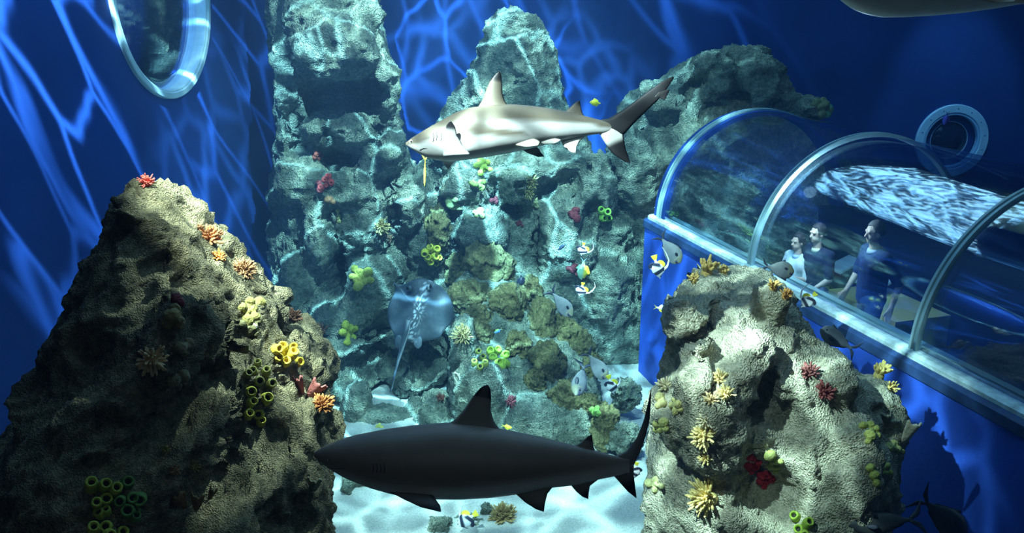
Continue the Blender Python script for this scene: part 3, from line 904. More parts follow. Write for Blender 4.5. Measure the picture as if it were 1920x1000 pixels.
class Body:
    """loft body and fins in (x, y, z): x from nose to tail, z up, y away from the viewer"""
    def __init__(self):
        self.bm = bmesh.new(); self.tags = {}   # vert index -> (kind, span)
        self.info = []
    def add(self, co, kind, t=0.0):
        self.info.append((kind, t)); return self.bm.verts.new(co)
    def trunk(self, top, bot, wid, x0, x1, nx=60, nr=28, belly=1.0, yfn=None, ends=True):
        rings = []
        for i in range(nx + 1):
            f = i / nx
            f = 0.5 - 0.5 * math.cos(math.pi * f) if ends else f
            x = x0 + (x1 - x0) * f
            zt, zb = float(smooth_interp(top, x)), float(smooth_interp(bot, x))
            zc, h = (zt + zb) / 2, max((zt - zb) / 2, 1e-4)
            w_ = float(smooth_interp(wid, x))
            y0 = yfn(x) if yfn else 0
            ring = []
            for k in range(nr):
                a = 2 * math.pi * k / nr
                ca, sa = math.cos(a), math.sin(a)
                ring.append(self.add((x, y0 + w_ * math.copysign(abs(ca) ** 0.92, ca), zc + h * math.copysign(abs(sa) ** belly, sa)), 'body', math.cos(a)))
            rings.append(ring)
        for a, b_ in zip(rings, rings[1:]):
            for k in range(nr): self.bm.faces.new((a[k], a[(k + 1) % nr], b_[(k + 1) % nr], b_[k]))
        self.bm.faces.new(rings[0][::-1]); self.bm.faces.new(rings[-1])
    def fin(self, kind, lead, trail, th, y0=0.0, y1=0.0, ns=16, mc=8, yfn=None):
        """sheet between a leading and a trailing edge, both from root to tip"""
        def samp(pl, n):
            pl = [Vector((p[0], p[1], 0)) for p in pl]
            L = [0]
            for a, b_ in zip(pl, pl[1:]): L.append(L[-1] + (b_ - a).length)
            return [Vector((np.interp(L[-1] * i / n, L, [p.x for p in pl]), np.interp(L[-1] * i / n, L, [p.y for p in pl]), 0)) for i in range(n + 1)]
        a, b_ = samp(lead, ns), samp(trail, ns)
        front, back = [], []
        for i in range(ns + 1):
            t = i / ns
            y = y0 + (y1 - y0) * (t ** 1.2)
            fr, bk = [], []
            for j in range(mc + 1):
                c = j / mc
                p = a[i].lerp(b_[i], c)
                e = th * (1 - 0.75 * t) * (math.sin(math.pi * min(1, c * 0.9 + 0.06)) ** 0.6) if 0 < j < mc else 0
                yy = y + (yfn(p.x) if yfn else 0)
                v1 = self.add((p.x, yy - e, p.y), kind, t)
                fr.append(v1)
                bk.append(v1 if j in (0, mc) else self.add((p.x, yy + e, p.y), kind, t))
            front.append(fr); back.append(bk)
        for i in range(ns):
            for j in range(mc):
                for L_ in (front, back):
                    vs = [L_[i][j], L_[i][j + 1], L_[i + 1][j + 1], L_[i + 1][j]]
                    try: self.bm.faces.new(vs if L_ is front else vs[::-1])
                    except ValueError: pass
        for L_ in (0, ns):
            for j in range(mc):
                vs = []
                for v_ in (front[L_][j], front[L_][j + 1], back[L_][j + 1], back[L_][j]):
                    if v_ not in vs: vs.append(v_)
                if len(vs) > 2:
                    try: self.bm.faces.new(vs)
                    except ValueError: pass
    def build(self, name, mat, colfn, parent=None):
        me = bpy.data.meshes.new(name)
        self.bm.normal_update()
        bmesh.ops.recalc_face_normals(self.bm, faces=self.bm.faces)
        self.bm.to_mesh(me); self.bm.free()
        kinds = np.array([i[0] for i in self.info]); ts = np.array([i[1] for i in self.info])
        put_col(me, lambda P: colfn(P, kinds, ts))
        return link(name, me, mat, parent)

def mixc(a, b, t):
    t = np.clip(t, 0, 1)[:, None]
    return np.array(a)[None, :] * (1 - t) + np.array(b)[None, :] * t if np.ndim(a) == 1 else a * (1 - t) + np.array(b)[None, :] * t

def sstep(a, b, x): 
    t = np.clip((x - a) / (b - a), 0, 1); return t * t * (3 - 2 * t)

def cam_place(o, u, v, Y, rotz=0.0):
    """stand an animal built in the viewer's plane at (u, v): x right, z up, rolled a little towards the glass"""
    o.location = at(u, v, Y)
    o.rotation_euler = (-PITCH, 0, rotz)

# ---------------------------------------------------------------- sharks
def shark(u0, v0, Y, scale, ref, spec, label, dim=1.0, tip=(0.012, 0.012, 0.014)):
    """spec holds outlines in pixels round the reference point ref"""
    t = depth(at(u0, v0, Y)) * scale
    k = t / F
    X = lambda pts: [((p[0] - ref[0]) * k, -(p[1] - ref[1]) * k) for p in pts]
    top, bot = X(spec['top']), X(spec['bot'])
    wid = [((p[0] - ref[0]) * k, p[1] * k) for p in spec['wid']]
    B = Body()
    B.trunk(top, bot, wid, top[0][0], top[-1][0], 90, 40, 0.95)
    for (kind, lead, trail, th, y0, y1) in spec['fins']:
        B.fin(kind, X(lead), X(trail), th * k, y0 * k, y1 * k, 22, 10)
    up, lo = np.array(spec['up']) * dim, np.array(spec['low']) * dim
    def col(P, kinds, ts):
        u = P[:, 0] / k + ref[0]; v = ref[1] - P[:, 2] / k
        c = np.tile(up, (len(P), 1))
        wht = spec['white'](u, v)
        c = c * (1 - wht[:, None]) + lo[None, :] * wht[:, None]
        out = c.copy()
        for kd in set(kinds):
            mk = kinds == kd
            if kd == 'body': continue
            base, t0, soft = spec['fincol'][kd]
            base = np.array(base) * dim
            w_ = sstep(t0 - soft, t0 + soft, ts[mk])
            out[mk] = base[None, :] * (1 - w_[:, None]) + np.array(tip)[None, :] * w_[:, None]
        return out
    o = B.build('shark', M['skin_shark'], col)
    tag(o, label, 'shark')
    cam_place(o, u0, v0, Y)
    # eyes, mouth and gill slits on both flanks
    for sg in (-1, 1):
        ex, ez = X([spec['eye']])[0]
        yy = float(smooth_interp(wid, ex)) * 0.90
        bm = bmesh.new(); add_ball(bm, (ex, sg * yy, ez), (3.4 * k, 2.2 * k, 3.4 * k), 2)
        eo = bm_obj('eye', bm, M['eye_white'] if dim > 0.5 else M['eye'], o)
        bm = bmesh.new(); add_ball(bm, (ex, sg * (yy + 1.5 * k), ez), (1.8 * k, 1.2 * k, 2.2 * k), 2)
        bm_obj('pupil', bm, M['eye'], eo)
        for (gu, gv) in spec['gills']:
            bm = bmesh.new()
            pts = []
            for j in range(7):
                f = j / 6
                x_ = gu + 3 * math.sin(f * math.pi) * 0.6; v_ = gv - 9 + 19 * f
                lx, lz = X([(x_, v_)])[0]
                zt, zb = float(smooth_interp(top, lx)), float(smooth_interp(bot, lx)); zc, h = (zt + zb) / 2, (zt - zb) / 2
                s_ = max(-1, min(1, (lz - zc) / h)); w_ = float(smooth_interp(wid, lx))
                pts.append((lx, sg * (w_ * max(0.05, (1 - abs(s_) ** 2.1)) ** 0.46 + 0.2 * k), lz))
            add_tube(bm, pts, [0.3 * k] + [0.8 * k] * 5 + [0.3 * k], 6)
            bm_obj('gill_slit', bm, plain('gill', (0.05, 0.05, 0.05), 0.7, 0.2) if 'gill' not in bpy.data.materials else bpy.data.materials['gill'], o)
        bm = bmesh.new(); pts = []
        for (mu, mv) in spec['mouth']:
            lx, lz = X([(mu, mv)])[0]
            zt, zb = float(smooth_interp(top, lx)), float(smooth_interp(bot, lx)); zc, h = (zt + zb) / 2, (zt - zb) / 2
            s_ = max(-0.98, min(0.98, (lz - zc) / h)); w_ = float(smooth_interp(wid, lx))
            pts.append((lx, sg * (w_ * (1 - abs(s_) ** 2.1) ** 0.46 + 0.1 * k), lz))
        add_tube(bm, pts, [0.25 * k] + [0.7 * k] * (len(pts) - 2) + [0.25 * k], 6)
        bm_obj('mouth', bm, bpy.data.materials['gill'], o)
    return o

plain('gill', (0.05, 0.05, 0.05), 0.7, 0.2)
def white_upper(u, v):
    belly_line = np.interp(u, [762, 790, 830, 870, 960, 1000, 1060], [274, 271, 258, 258, 262, 256, 240])
    belly = sstep(-4, 5, v - belly_line)
    bt = np.interp(u, [890, 920, 960, 1040, 1130], [246, 236, 233, 233, 234]); bb = np.interp(u, [890, 920, 980, 1010, 1130], [247, 243, 250, 262, 300])
    band = sstep(-4, 3, v - bt) * sstep(-5, 3, bb - v) * sstep(895, 935, u) * (1 - sstep(1100, 1128, u))
    return np.clip(belly + band, 0, 1)
UPPER = dict(
    top=[(761, 269), (766, 263), (780, 254), (800, 242), (830, 225), (860, 209), (885, 202), (920, 198), (960, 196), (1000, 199), (1040, 205), (1080, 213), (1110, 221), (1135, 228), (1150, 232)],
    bot=[(761, 272), (770, 279), (785, 288), (800, 296), (820, 301), (845, 303), (880, 299), (920, 293), (960, 286), (1000, 277), (1040, 267), (1080, 259), (1110, 253), (1135, 250), (1150, 246)],
    wid=[(761, 2), (766, 8), (785, 19), (810, 29), (840, 37), (880, 42), (930, 43), (980, 37), (1040, 25), (1090, 14), (1135, 7), (1150, 3)],
    fins=[('dorsal', [(893, 206), (903, 190), (914, 162), (922, 146), (931, 136), (936, 134)], [(957, 202), (947, 190), (942, 175), (941, 155), (940, 140), (937, 134)], 6, 0, 0),
          ('dorsal2', [(1056, 212), (1068, 202), (1080, 191), (1086, 189)], [(1099, 222), (1092, 212), (1089, 200), (1087, 189)], 3.2, 0, 0),
          ('caudal', [(1118, 226), (1142, 222), (1178, 199), (1215, 171), (1245, 150), (1262, 143)], [(1135, 250), (1168, 255), (1192, 228), (1222, 199), (1240, 182), (1264, 146)], 4.5, 0, 0),
          ('lobe', [(1222, 188), (1234, 184), (1244, 187)], [(1240, 168), (1256, 168), (1247, 188)], 2.2, 0, 0),
          ('caudal_low', [(1122, 248), (1134, 268), (1148, 288), (1170, 303), (1181, 306)], [(1168, 235), (1170, 262), (1174, 282), (1179, 296), (1182, 306)], 4, 0, 0),
          ('anal', [(1050, 262), (1058, 276), (1070, 286), (1079, 288)], [(1102, 253), (1088, 264), (1081, 276), (1080, 288)], 2.8, 0, 0),
          ('pelvic', [(960, 272), (968, 277), (985, 280), (1004, 278)], [(1000, 262), (1008, 266), (1012, 270), (1008, 277)], 2.6, -24, -34),
          ('clasper', [(1008, 268), (1020, 273), (1040, 272), (1050, 266)], [(1010, 262), (1022, 264), (1040, 262), (1050, 264)], 2.2, -15, -17),
          ('pelvic_far', [(975, 276), (990, 284), (1010, 290), (1022, 288)], [(1004, 270), (1012, 276), (1016, 282), (1022, 287)], 2.2, 20, 45),
          ('pectoral', [(833, 297), (833, 278), (836, 258), (841, 244), (848, 237)], [(884, 294), (870, 278), (860, 262), (857, 246), (850, 237)], 4.2, -30, -62),
          ('pectoral_far', [(822, 292), (828, 302), (834, 310)], [(860, 292), (846, 302), (837, 311)], 3, 25, 60)],
    fincol=dict(dorsal=((0.13, 0.112, 0.085), 0.72, 0.03), dorsal2=((0.10, 0.085, 0.065), 0.72, 0.15), caudal=((0.045, 0.042, 0.04), 0.06, 0.10), lobe=((0.02, 0.02, 0.02), 0.3, 0.2),
                caudal_low=((0.42, 0.42, 0.40), 0.34, 0.08), anal=((0.40, 0.40, 0.37), 0.90, 0.2), pelvic=((0.30, 0.28, 0.24), 1.4, 0.1), clasper=((0.38, 0.38, 0.36), 1.5, 0.1),
                pelvic_far=((0.18, 0.18, 0.18), 0.6, 0.2), pectoral=((0.22, 0.225, 0.225), 0.74, 0.06), pectoral_far=((0.3, 0.3, 0.3), 0.6, 0.2)),
    white=white_upper, up=(0.090, 0.077, 0.058), low=(0.36, 0.365, 0.365),
    eye=(772, 267), gills=[(814, 261), (820, 260), (829, 260), (834, 262)], mouth=[(783, 286), (790, 283), (797, 281), (803, 282)])
shark(762, 270, 5.3, 1.0, (762, 270), UPPER, 'pale grey blacktip shark swimming high in the tank, flank brightly lit')

TOPR = dict(UPPER, fins=[x for x in UPPER['fins'] if not x[0].startswith('pector') and x[0] != 'pelvic_far'] + [('pectoral', [(833, 288), (838, 262), (850, 250)], [(880, 284), (866, 262), (853, 250)], 4, -34, -70)])
tsh = shark(1558, -22, 4.3, 1.32, (762, 270), TOPR, 'shark cut off by the top edge, only its pale belly in view', dim=1.6)
tsh.rotation_euler = (-PITCH, 0.085, 0)

def white_low(u, v):
    line = np.interp(u, [590, 640, 720, 860, 980, 1160], [868, 880, 900, 905, 895, 872])
    return sstep(-10, 14, v - line)
LOWER = dict(
    top=[(590, 850), (596, 843), (620, 831), (660, 818), (720, 806), (780, 798), (840, 793), (900, 798), (940, 805), (1000, 817), (1060, 831), (1100, 841), (1140, 852), (1165, 858), (1180, 862)],
    bot=[(590, 856), (600, 866), (620, 880), (650, 897), (700, 916), (750, 929), (800, 935), (860, 936), (920, 933), (975, 926), (1030, 915), (1080, 910), (1120, 900), (1150, 894), (1180, 888)],
    wid=[(590, 3), (600, 13), (630, 28), (670, 40), (730, 52), (800, 56), (880, 54), (960, 44), (1040, 28), (1110, 15), (1160, 8), (1180, 3)],
    fins=[('dorsal', [(832, 800), (852, 788), (872, 766), (888, 742), (902, 726), (914, 722)], [(940, 810), (926, 790), (920, 770), (921, 748), (920, 730), (915, 722)], 6.5, 0, 0),
          ('dorsal2', [(1076, 838), (1092, 828), (1104, 818), (1109, 815)], [(1118, 850), (1113, 838), (1111, 826), (1110, 815)], 3.2, 0, 0),
          ('caudal', [(1150, 857), (1176, 846), (1196, 822), (1210, 790), (1219, 758), (1225, 735)], [(1170, 892), (1188, 876), (1202, 848), (1214, 818), (1222, 786), (1226, 736)], 4.5, 0, 30),
          ('caudal_low', [(1150, 892), (1164, 908), (1178, 924), (1194, 937)], [(1188, 870), (1189, 895), (1192, 915), (1195, 937)], 4, 0, 10),
          ('anal', [(1070, 910), (1080, 922), (1092, 932), (1102, 936)], [(1124, 898), (1106, 912), (1104, 924), (1103, 936)], 2.8, 0, 0),
          ('pelvic', [(968, 924), (984, 938), (1004, 950), (1018, 954)], [(1036, 910), (1026, 922), (1021, 940), (1019, 954)], 3, -14, -22),
          ('pelvic_far', [(978, 922), (994, 930), (1008, 936)], [(1030, 912), (1020, 922), (1012, 936)], 3, 14, 40),
          ('pectoral', [(735, 912), (765, 925), (795, 936), (830, 941)], [(815, 918), (822, 925), (830, 932), (833, 940)], 4, -42, -70),
          ('pectoral_far', [(740, 920), (770, 930), (800, 936)], [(815, 920), (820, 926), (815, 936)], 4, 40, 100)],
    fincol=dict(dorsal=((0.22, 0.19, 0.16), 0.70, 0.03), dorsal2=((0.2, 0.17, 0.14), 0.6, 0.1), caudal=((0.18, 0.16, 0.14), 0.6, 0.3), caudal_low=((0.18, 0.16, 0.14), 0.4, 0.2),
                anal=((0.2, 0.18, 0.15), 0.6, 0.2), pelvic=((0.2, 0.18, 0.15), 0.6, 0.2), pelvic_far=((0.2, 0.18, 0.15), 0.6, 0.2), pectoral=((0.2, 0.18, 0.16), 0.6, 0.2), pectoral_far=((0.2, 0.18, 0.15), 0.6, 0.2)),
    white=white_low, up=(0.24, 0.19, 0.15), low=(0.62, 0.62, 0.56),
    eye=(622, 858), gills=[(706, 868), (713, 867), (720, 867), (727, 868)], mouth=[(614, 872), (626, 874), (640, 873), (652, 871)])
shark(590, 853, 3.55, 1.0, (590, 853), LOWER, 'dark shark swimming low across the front, seen against the light')

# ---------------------------------------------------------------- stingray
def stingray(u, v, Y, label):
    c = at(u, v, Y); k = depth(c) / F
    outl = [(790, 521), (808, 526), (828, 538), (842, 555), (850, 575), (852, 594), (845, 608), (832, 620), (826, 633), (812, 638), (796, 641), (781, 646), (768, 640), (752, 640), (744, 640), (738, 628), (728, 608), (725, 588), (728, 570), (736, 556), (741, 543), (737, 527), (746, 535), (762, 532), (776, 525)]
    c0 = (787, 585)
    bm = bmesh.new()
    n, rings = 96, 16
    L = [0]; pl = outl + [outl[0]]
    for a, b_ in zip(pl, pl[1:]): L.append(L[-1] + math.hypot(b_[0] - a[0], b_[1] - a[1]))
    edge = [(np.interp(L[-1] * i / n, L, [p[0] for p in pl]), np.interp(L[-1] * i / n, L, [p[1] for p in pl])) for i in range(n)]
    sm = [tuple(0.25 * edge[i - 1][j] + 0.5 * edge[i][j] + 0.25 * edge[(i + 1) % n][j] for j in (0, 1)) for i in range(n)]
    ax = Vector((-30, 105)).normalized()      # body line, head to tail, in the picture plane
    def hgt(px, py, f):
        d = Vector((px - 785, py - 580)); along = d.dot(ax); across = abs(d.x * ax.y - d.y * ax.x)
        dome = 15 * math.exp(-(across / 20) ** 2) * math.exp(-((along + 2) / 50) ** 2)
        rim_ = 7 * math.sin(f * 9) * 0.3
        return dome + 6 * (1 - f ** 2) + (-4 + 4 * math.sin(px * 0.10) + 3 * math.cos(py * 0.12)) * f ** 2
    for side in (1, -1):
        prev = None
        cc = bm.verts.new(((c0[0] - u) * k, -side * hgt(*c0, 0) * k * (1 if side > 0 else 0.35), -(c0[1] - v) * k))
        for r in range(1, rings + 1):
            f = r / rings; cur = []
            for i in range(n):
                px, py = c0[0] + (sm[i][0] - c0[0]) * f, c0[1] + (sm[i][1] - c0[1]) * f
                h = hgt(px, py, f)
                y = -h if side > 0 else -h + (1 - f ** 2) * 12 + 1.0
                extra = 14 * max(0, 1 - math.hypot(px - 737, py - 527) / 22)   # curled wing tip
                cur.append(bm.verts.new(((px - u) * k, (y - extra) * k, -(py - v) * k)))
            if prev is None:
                for i in range(n): bm.faces.new((cc, cur[i], cur[(i + 1) % n]))
            else:
                for i in range(n): bm.faces.new((prev[i], cur[i], cur[(i + 1) % n], prev[(i + 1) % n]))
            prev = cur
        if side > 0: first = prev
    for i in range(n): bm.faces.new((first[i], first[(i + 1) % n], prev[(i + 1) % n], prev[i]))
    tail = [(768, 600), (762, 625), (755, 650), (748, 675), (741, 702), (735, 728), (732, 735)]
    add_tube(bm, [((p[0] - u) * k, (-9 + 1.0 * i) * k, -(p[1] - v) * k) for i, p in enumerate(tail)], [r_ * k for r_ in (7, 6, 4.6, 3.4, 2.3, 1.4, 1.0)], 12)
    for sx in (-1, 1):   # pelvic lobes beside the tail
        add_ball(bm, ((772 + sx * 12 - u - (12 if sx < 0 else 0)) * k, -3 * k, -(641 - v) * k), (8 * k, 2 * k, 13 * k), 3)
    for sx, ex, ey in ((-1, 770, 541), (1, 805, 539)):
        add_ball(bm, ((ex - u) * k, -13 * k, -(ey - v) * k), (5 * k, 4.5 * k, 6 * k), 3)
    me = bpy.data.meshes.new('stingray'); bmesh.ops.recalc_face_normals(bm, faces=bm.faces); bm.to_mesh(me); bm.free()
    def col(P):
        px, py = P[:, 0] / k + u, v - P[:, 2] / k
        d = np.stack([px - 785, py - 580], 1); across = np.abs(d[:, 0] * ax.y - d[:, 1] * ax.x)
        n_ = fbm(P * 14, 3, 4); n2 = vnoise(P * 55, 8)
        base = np.array([0.06, 0.08, 0.10])[None] * (1 + 0.25 * n_[:, None])
        sp = np.exp(-(across / 9) ** 2) * (n2 > 0.62)
        return base * (1 - sp[:, None]) + np.array([0.5, 0.55, 0.6])[None] * sp[:, None]
    put_col(me, col)
    o = link('stingray', me, M['skin_animal']); cam_place(o, u, v, Y)
    tag(o, label, 'stingray')
    for ex, ey in ((766, 541), (809, 537)):
        bm = bmesh.new(); add_ball(bm, ((ex - u) * k, -17 * k, -(ey - v) * k), (2.6 * k, 2 * k, 4 * k), 2)
        bm_obj('eye', bm, M['eye'], o)
    return o
stingray(787, 585, 11.2, 'grey-blue stingray gliding up the reef with its long tail hanging down')

# ---------------------------------------------------------------- small fish
def orient(o, nose, tail, Y, Yt=None, up=1, refL=None):
    """turn a fish (nose at x=0, tail base at x=1, z up) so nose and tail base fall where they should; returns its length"""
    a, b_ = at(nose[0], nose[1], Y), at(tail[0], tail[1], Yt if Yt else Y)
    ex = (b_ - a); L = ex.length; ex.normalize()
    view = (a - CAM).normalized()
    ey = (view - ex * view.dot(ex)).normalized()
    ez = ex.cross(ey)
    if up < 0: ey, ez = -ey, -ez
    o.matrix_world = Matrix(((ex.x, ey.x, ez.x, a.x), (ex.y, ey.y, ez.y, a.y), (ex.z, ey.z, ez.z, a.z), (0, 0, 0, 1)))
    return L

def eyes(o, x, y, z, r, white=True):
    for sg in (-1, 1):
        bm = bmesh.new(); add_ball(bm, (x, sg * y, z), (r, r * 0.6, r), 2)
        bm_obj('eye', bm, M['eye'], o)

def unicornfish(nose, tail, Y, label, Yt=None, up=1, hs=1.0, tone=1.0, face=True, group='unicornfish', L=None):
    a = at(*nose, Y); L = (at(*tail, Yt or Y) - a).length
    B = Body()
    s = lambda pts, f=1: [(x * L, z * L * f) for x, z in pts]
    top = s([(0, 0.015), (0.04, 0.11), (0.12, 0.19), (0.28, 0.245), (0.5, 0.235), (0.72, 0.16), (0.9, 0.06), (1.0, 0.035), (1.04, 0.035)], hs)
    bot = s([(0, -0.015), (0.04, -0.07), (0.14, -0.16), (0.3, -0.225), (0.5, -0.225), (0.72, -0.15), (0.9, -0.055), (1.0, -0.035), (1.04, -0.035)], hs)
    wid = s([(0, 0.01), (0.06, 0.045), (0.2, 0.085), (0.45, 0.095), (0.75, 0.06), (0.95, 0.022), (1.04, 0.015)])
    B.trunk(top, bot, wid, 0, 1.04 * L, 36, 20)
    h = hs
    B.fin('dorsal', s([(0.24, 0.22), (0.22, 0.27), (0.25, 0.30)], h), s([(0.90, 0.05), (0.88, 0.09), (0.84, 0.12)], h), 0.010 * L, ns=5, mc=12)
    B.fin('anal', s([(0.40, -0.20), (0.39, -0.25), (0.42, -0.27)], h), s([(0.90, -0.05), (0.88, -0.085), (0.84, -0.11)], h), 0.010 * L, ns=5, mc=12)
    B.fin('tail', s([(0.98, 0.03), (1.10, 0.12), (1.25, 0.30)]), s([(1.03, -0.005), (1.17, 0.06), (1.26, 0.30)]), 0.014 * L, ns=10, mc=5)
    B.fin('tail', s([(0.98, -0.03), (1.10, -0.12), (1.25, -0.30)]), s([(1.03, 0.005), (1.17, -0.06), (1.26, -0.30)]), 0.014 * L, ns=10, mc=5)
    for sg in (-1, 1):
        B.fin('pect', s([(0.28, -0.02), (0.36, -0.01), (0.44, -0.05)]), s([(0.28, -0.07), (0.35, -0.11), (0.43, -0.09)]), 0.006 * L, sg * 0.085 * L, sg * 0.14 * L, ns=5, mc=4)
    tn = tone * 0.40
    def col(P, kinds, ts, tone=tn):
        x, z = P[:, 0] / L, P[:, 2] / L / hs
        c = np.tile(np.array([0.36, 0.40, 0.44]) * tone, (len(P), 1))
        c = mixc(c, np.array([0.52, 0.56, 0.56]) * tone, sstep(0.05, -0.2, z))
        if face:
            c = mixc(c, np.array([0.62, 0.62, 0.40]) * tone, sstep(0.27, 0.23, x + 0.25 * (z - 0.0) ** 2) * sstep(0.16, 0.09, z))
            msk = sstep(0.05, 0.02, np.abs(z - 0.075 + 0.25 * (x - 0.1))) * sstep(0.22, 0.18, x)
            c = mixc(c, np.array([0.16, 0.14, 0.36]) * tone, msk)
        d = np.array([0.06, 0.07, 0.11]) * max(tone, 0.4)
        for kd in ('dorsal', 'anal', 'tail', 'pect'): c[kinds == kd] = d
        return c
    o = B.build('unicornfish', M['skin_animal'], col)
    orient(o, nose, tail, Y, Yt, up)
    tag(o, label, 'fish', group)
    eyes(o, 0.13 * L, 0.068 * L, 0.085 * L * hs, 0.022 * L)
    return o

def bannerfish(nose, tail, Y, label, Yt=None, up=1, hs=1.0, group='black and white bannerfish', fil=1.0):
    a = at(*nose, Y); L = (at(*tail, Yt or Y) - a).length
    B = Body()
    s = lambda pts, f=1: [(x * L, z * L * f) for x, z in pts]
    top = s([(0, 0.02), (0.08, 0.06), (0.18, 0.18), (0.34, 0.40), (0.5, 0.46), (0.7, 0.36), (0.88, 0.14), (1.0, 0.07), (1.05, 0.07)], hs)
    bot = s([(0, -0.02), (0.08, -0.06), (0.22, -0.22), (0.42, -0.40), (0.6, -0.42), (0.78, -0.30), (0.9, -0.12), (1.0, -0.07), (1.05, -0.07)], hs)
    wid = s([(0, 0.01), (0.1, 0.04), (0.3, 0.09), (0.55, 0.09), (0.85, 0.04), (1.05, 0.012)])
    B.trunk(top, bot, wid, 0, 1.05 * L, 44, 20)
    B.fin('fil', s([(0.34, 0.38), (0.48, 0.70), (0.80, 0.92), (1.25, 0.92 * fil), (1.60, 0.74 * fil)], hs), s([(0.52, 0.42), (0.62, 0.64), (0.86, 0.82), (1.26, 0.86 * fil), (1.60, 0.72 * fil)], hs), 0.016 * L, ns=22, mc=4)
    B.fin('soft', s([(0.52, 0.42), (0.60, 0.56), (0.74, 0.58)], hs), s([(0.92, 0.10), (0.98, 0.28), (0.90, 0.48)], hs), 0.012 * L, ns=8, mc=8)
    B.fin('anal', s([(0.55, -0.38), (0.66, -0.56), (0.78, -0.58)], hs), s([(0.92, -0.10), (0.94, -0.30), (0.86, -0.50)], hs), 0.012 * L, ns=8, mc=8)
    B.fin('tail', s([(1.0, 0.07), (1.15, 0.14), (1.30, 0.18)]), s([(1.0, -0.07), (1.15, -0.14), (1.30, -0.18)]), 0.012 * L, ns=8, mc=8)
    B.fin('pelv', s([(0.32, -0.30), (0.40, -0.44), (0.50, -0.52)], hs), s([(0.40, -0.34), (0.46, -0.46), (0.52, -0.52)], hs), 0.012 * L, ns=6, mc=4)
    def col(P, kinds, ts):
        x, z = P[:, 0] / L, P[:, 2] / L / hs
        xx = x - 0.28 * z
        W, K_, Yl = np.array([0.82, 0.84, 0.86]), np.array([0.02, 0.025, 0.05]), np.array([0.80, 0.72, 0.05])
        c = np.tile(W, (len(P), 1))
        c = mixc(c, K_, sstep(0.26, 0.29, xx) * sstep(0.50, 0.47, xx))
        c = mixc(c, K_, sstep(0.66, 0.69, x + 0.35 * z) * sstep(0.90, 0.87, x + 0.35 * z) * sstep(0.30, 0.2, z))
        c = mixc(c, K_, sstep(0.04, 0.02, np.abs(x - 0.14)) * sstep(0.02, 0.05, z))
        c[kinds == 'fil'] = W; c[kinds == 'soft'] = Yl; c[kinds == 'tail'] = Yl; c[kinds == 'pelv'] = K_
        an = kinds == 'anal'; c[an] = mixc(c[an], K_, sstep(0.6, 0.68, x[an]))
        return c
    o = B.build('bannerfish', M['skin_animal'], col)
    orient(o, nose, tail, Y, Yt, up)
    tag(o, label, 'fish', group)
    eyes(o, 0.15 * L, 0.055 * L, 0.07 * L * hs, 0.028 * L)
    return o

def slim_fish(nose, tail, Y, label, body, back, tailc, name='fish', h=0.17, Yt=None, up=1, group=None, dorsal=True):
    a = at(*nose, Y); L = (at(*tail, Yt or Y) - a).length
    B = Body()
    s = lambda pts, f=1: [(x * L, z * L * f) for x, z in pts]
    top = s([(0, 0.03), (0.06, 0.35), (0.2, 0.75), (0.4, 1), (0.65, 0.8), (0.88, 0.32), (1.0, 0.22), (1.04, 0.22)], h)
    bot = s([(0, -0.03), (0.06, -0.3), (0.2, -0.7), (0.42, -1), (0.65, -0.8), (0.88, -0.32), (1.0, -0.22), (1.04, -0.22)], h)
    wid = s([(0, 0.02), (0.1, 0.35), (0.35, 0.6), (0.65, 0.5), (0.9, 0.15), (1.04, 0.06)], h)
    B.trunk(top, bot, wid, 0, 1.04 * L, 32, 16)
    if dorsal:
        B.fin('dorsal', s([(0.28, 0.8 * h), (0.34, 1.35 * h), (0.40, 1.45 * h)]), s([(0.82, 0.4 * h), (0.82, 0.75 * h), (0.78, 0.95 * h)]), 0.01 * L, ns=5, mc=8)
        B.fin('anal', s([(0.55, -0.8 * h), (0.60, -1.15 * h), (0.64, -1.25 * h)]), s([(0.85, -0.35 * h), (0.84, -0.7 * h), (0.80, -0.8 * h)]), 0.01 * L, ns=5, mc=8)
    B.fin('tail', s([(0.98, 0.03), (1.12, 0.10), (1.26, 0.19)]), s([(1.03, -0.01), (1.12, 0.03), (1.27, 0.19)]), 0.012 * L, ns=8, mc=4)
    B.fin('tail', s([(0.98, -0.03), (1.12, -0.10), (1.26, -0.19)]), s([(1.03, 0.01), (1.12, -0.03), (1.27, -0.19)]), 0.012 * L, ns=8, mc=4)
    def col(P, kinds, ts):
        z = P[:, 2] / L
        c = mixc(np.tile(np.array(body), (len(P), 1)), np.array(back), sstep(0.0, 0.5 * h, z))
        c[kinds == 'tail'] = tailc; c[kinds == 'dorsal'] = back
        return c
    o = B.build(name, M['skin_animal'], col)
    orient(o, nose, tail, Y, Yt, up)
    tag(o, label, 'fish', group)
    eyes(o, 0.12 * L, 0.45 * h * L, 0.25 * h * L, 0.14 * h * L)
    return o

U, Bn = unicornfish, bannerfish
U((1276, 493), (1243, 450), 8.6, 'grey unicornfish with a pale face swimming before the blue tunnel base', hs=1.20)
U((1073, 592), (1038, 552), 9.6, 'pale silvery unicornfish beside the right edge of the boulder heap', hs=1.05, tone=1.55)
U((1138, 710), (1106, 668), 9.3, 'unicornfish over the bright sand, dark back edge', hs=1.10, tone=1.15)
U((1079, 742), (1094, 690), 9.0, 'dusky unicornfish diving head down before the boulders', Yt=9.5, hs=0.7, tone=0.7, up=-1)
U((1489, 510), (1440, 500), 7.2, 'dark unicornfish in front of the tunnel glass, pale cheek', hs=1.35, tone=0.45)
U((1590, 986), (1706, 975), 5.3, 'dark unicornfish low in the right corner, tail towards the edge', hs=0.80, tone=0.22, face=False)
U((1812, 1006), (1738, 944), 6.0, 'dark unicornfish with hanging tail below the fusilier, nearly hidden in shadow', hs=1.0, tone=0.28, face=False)
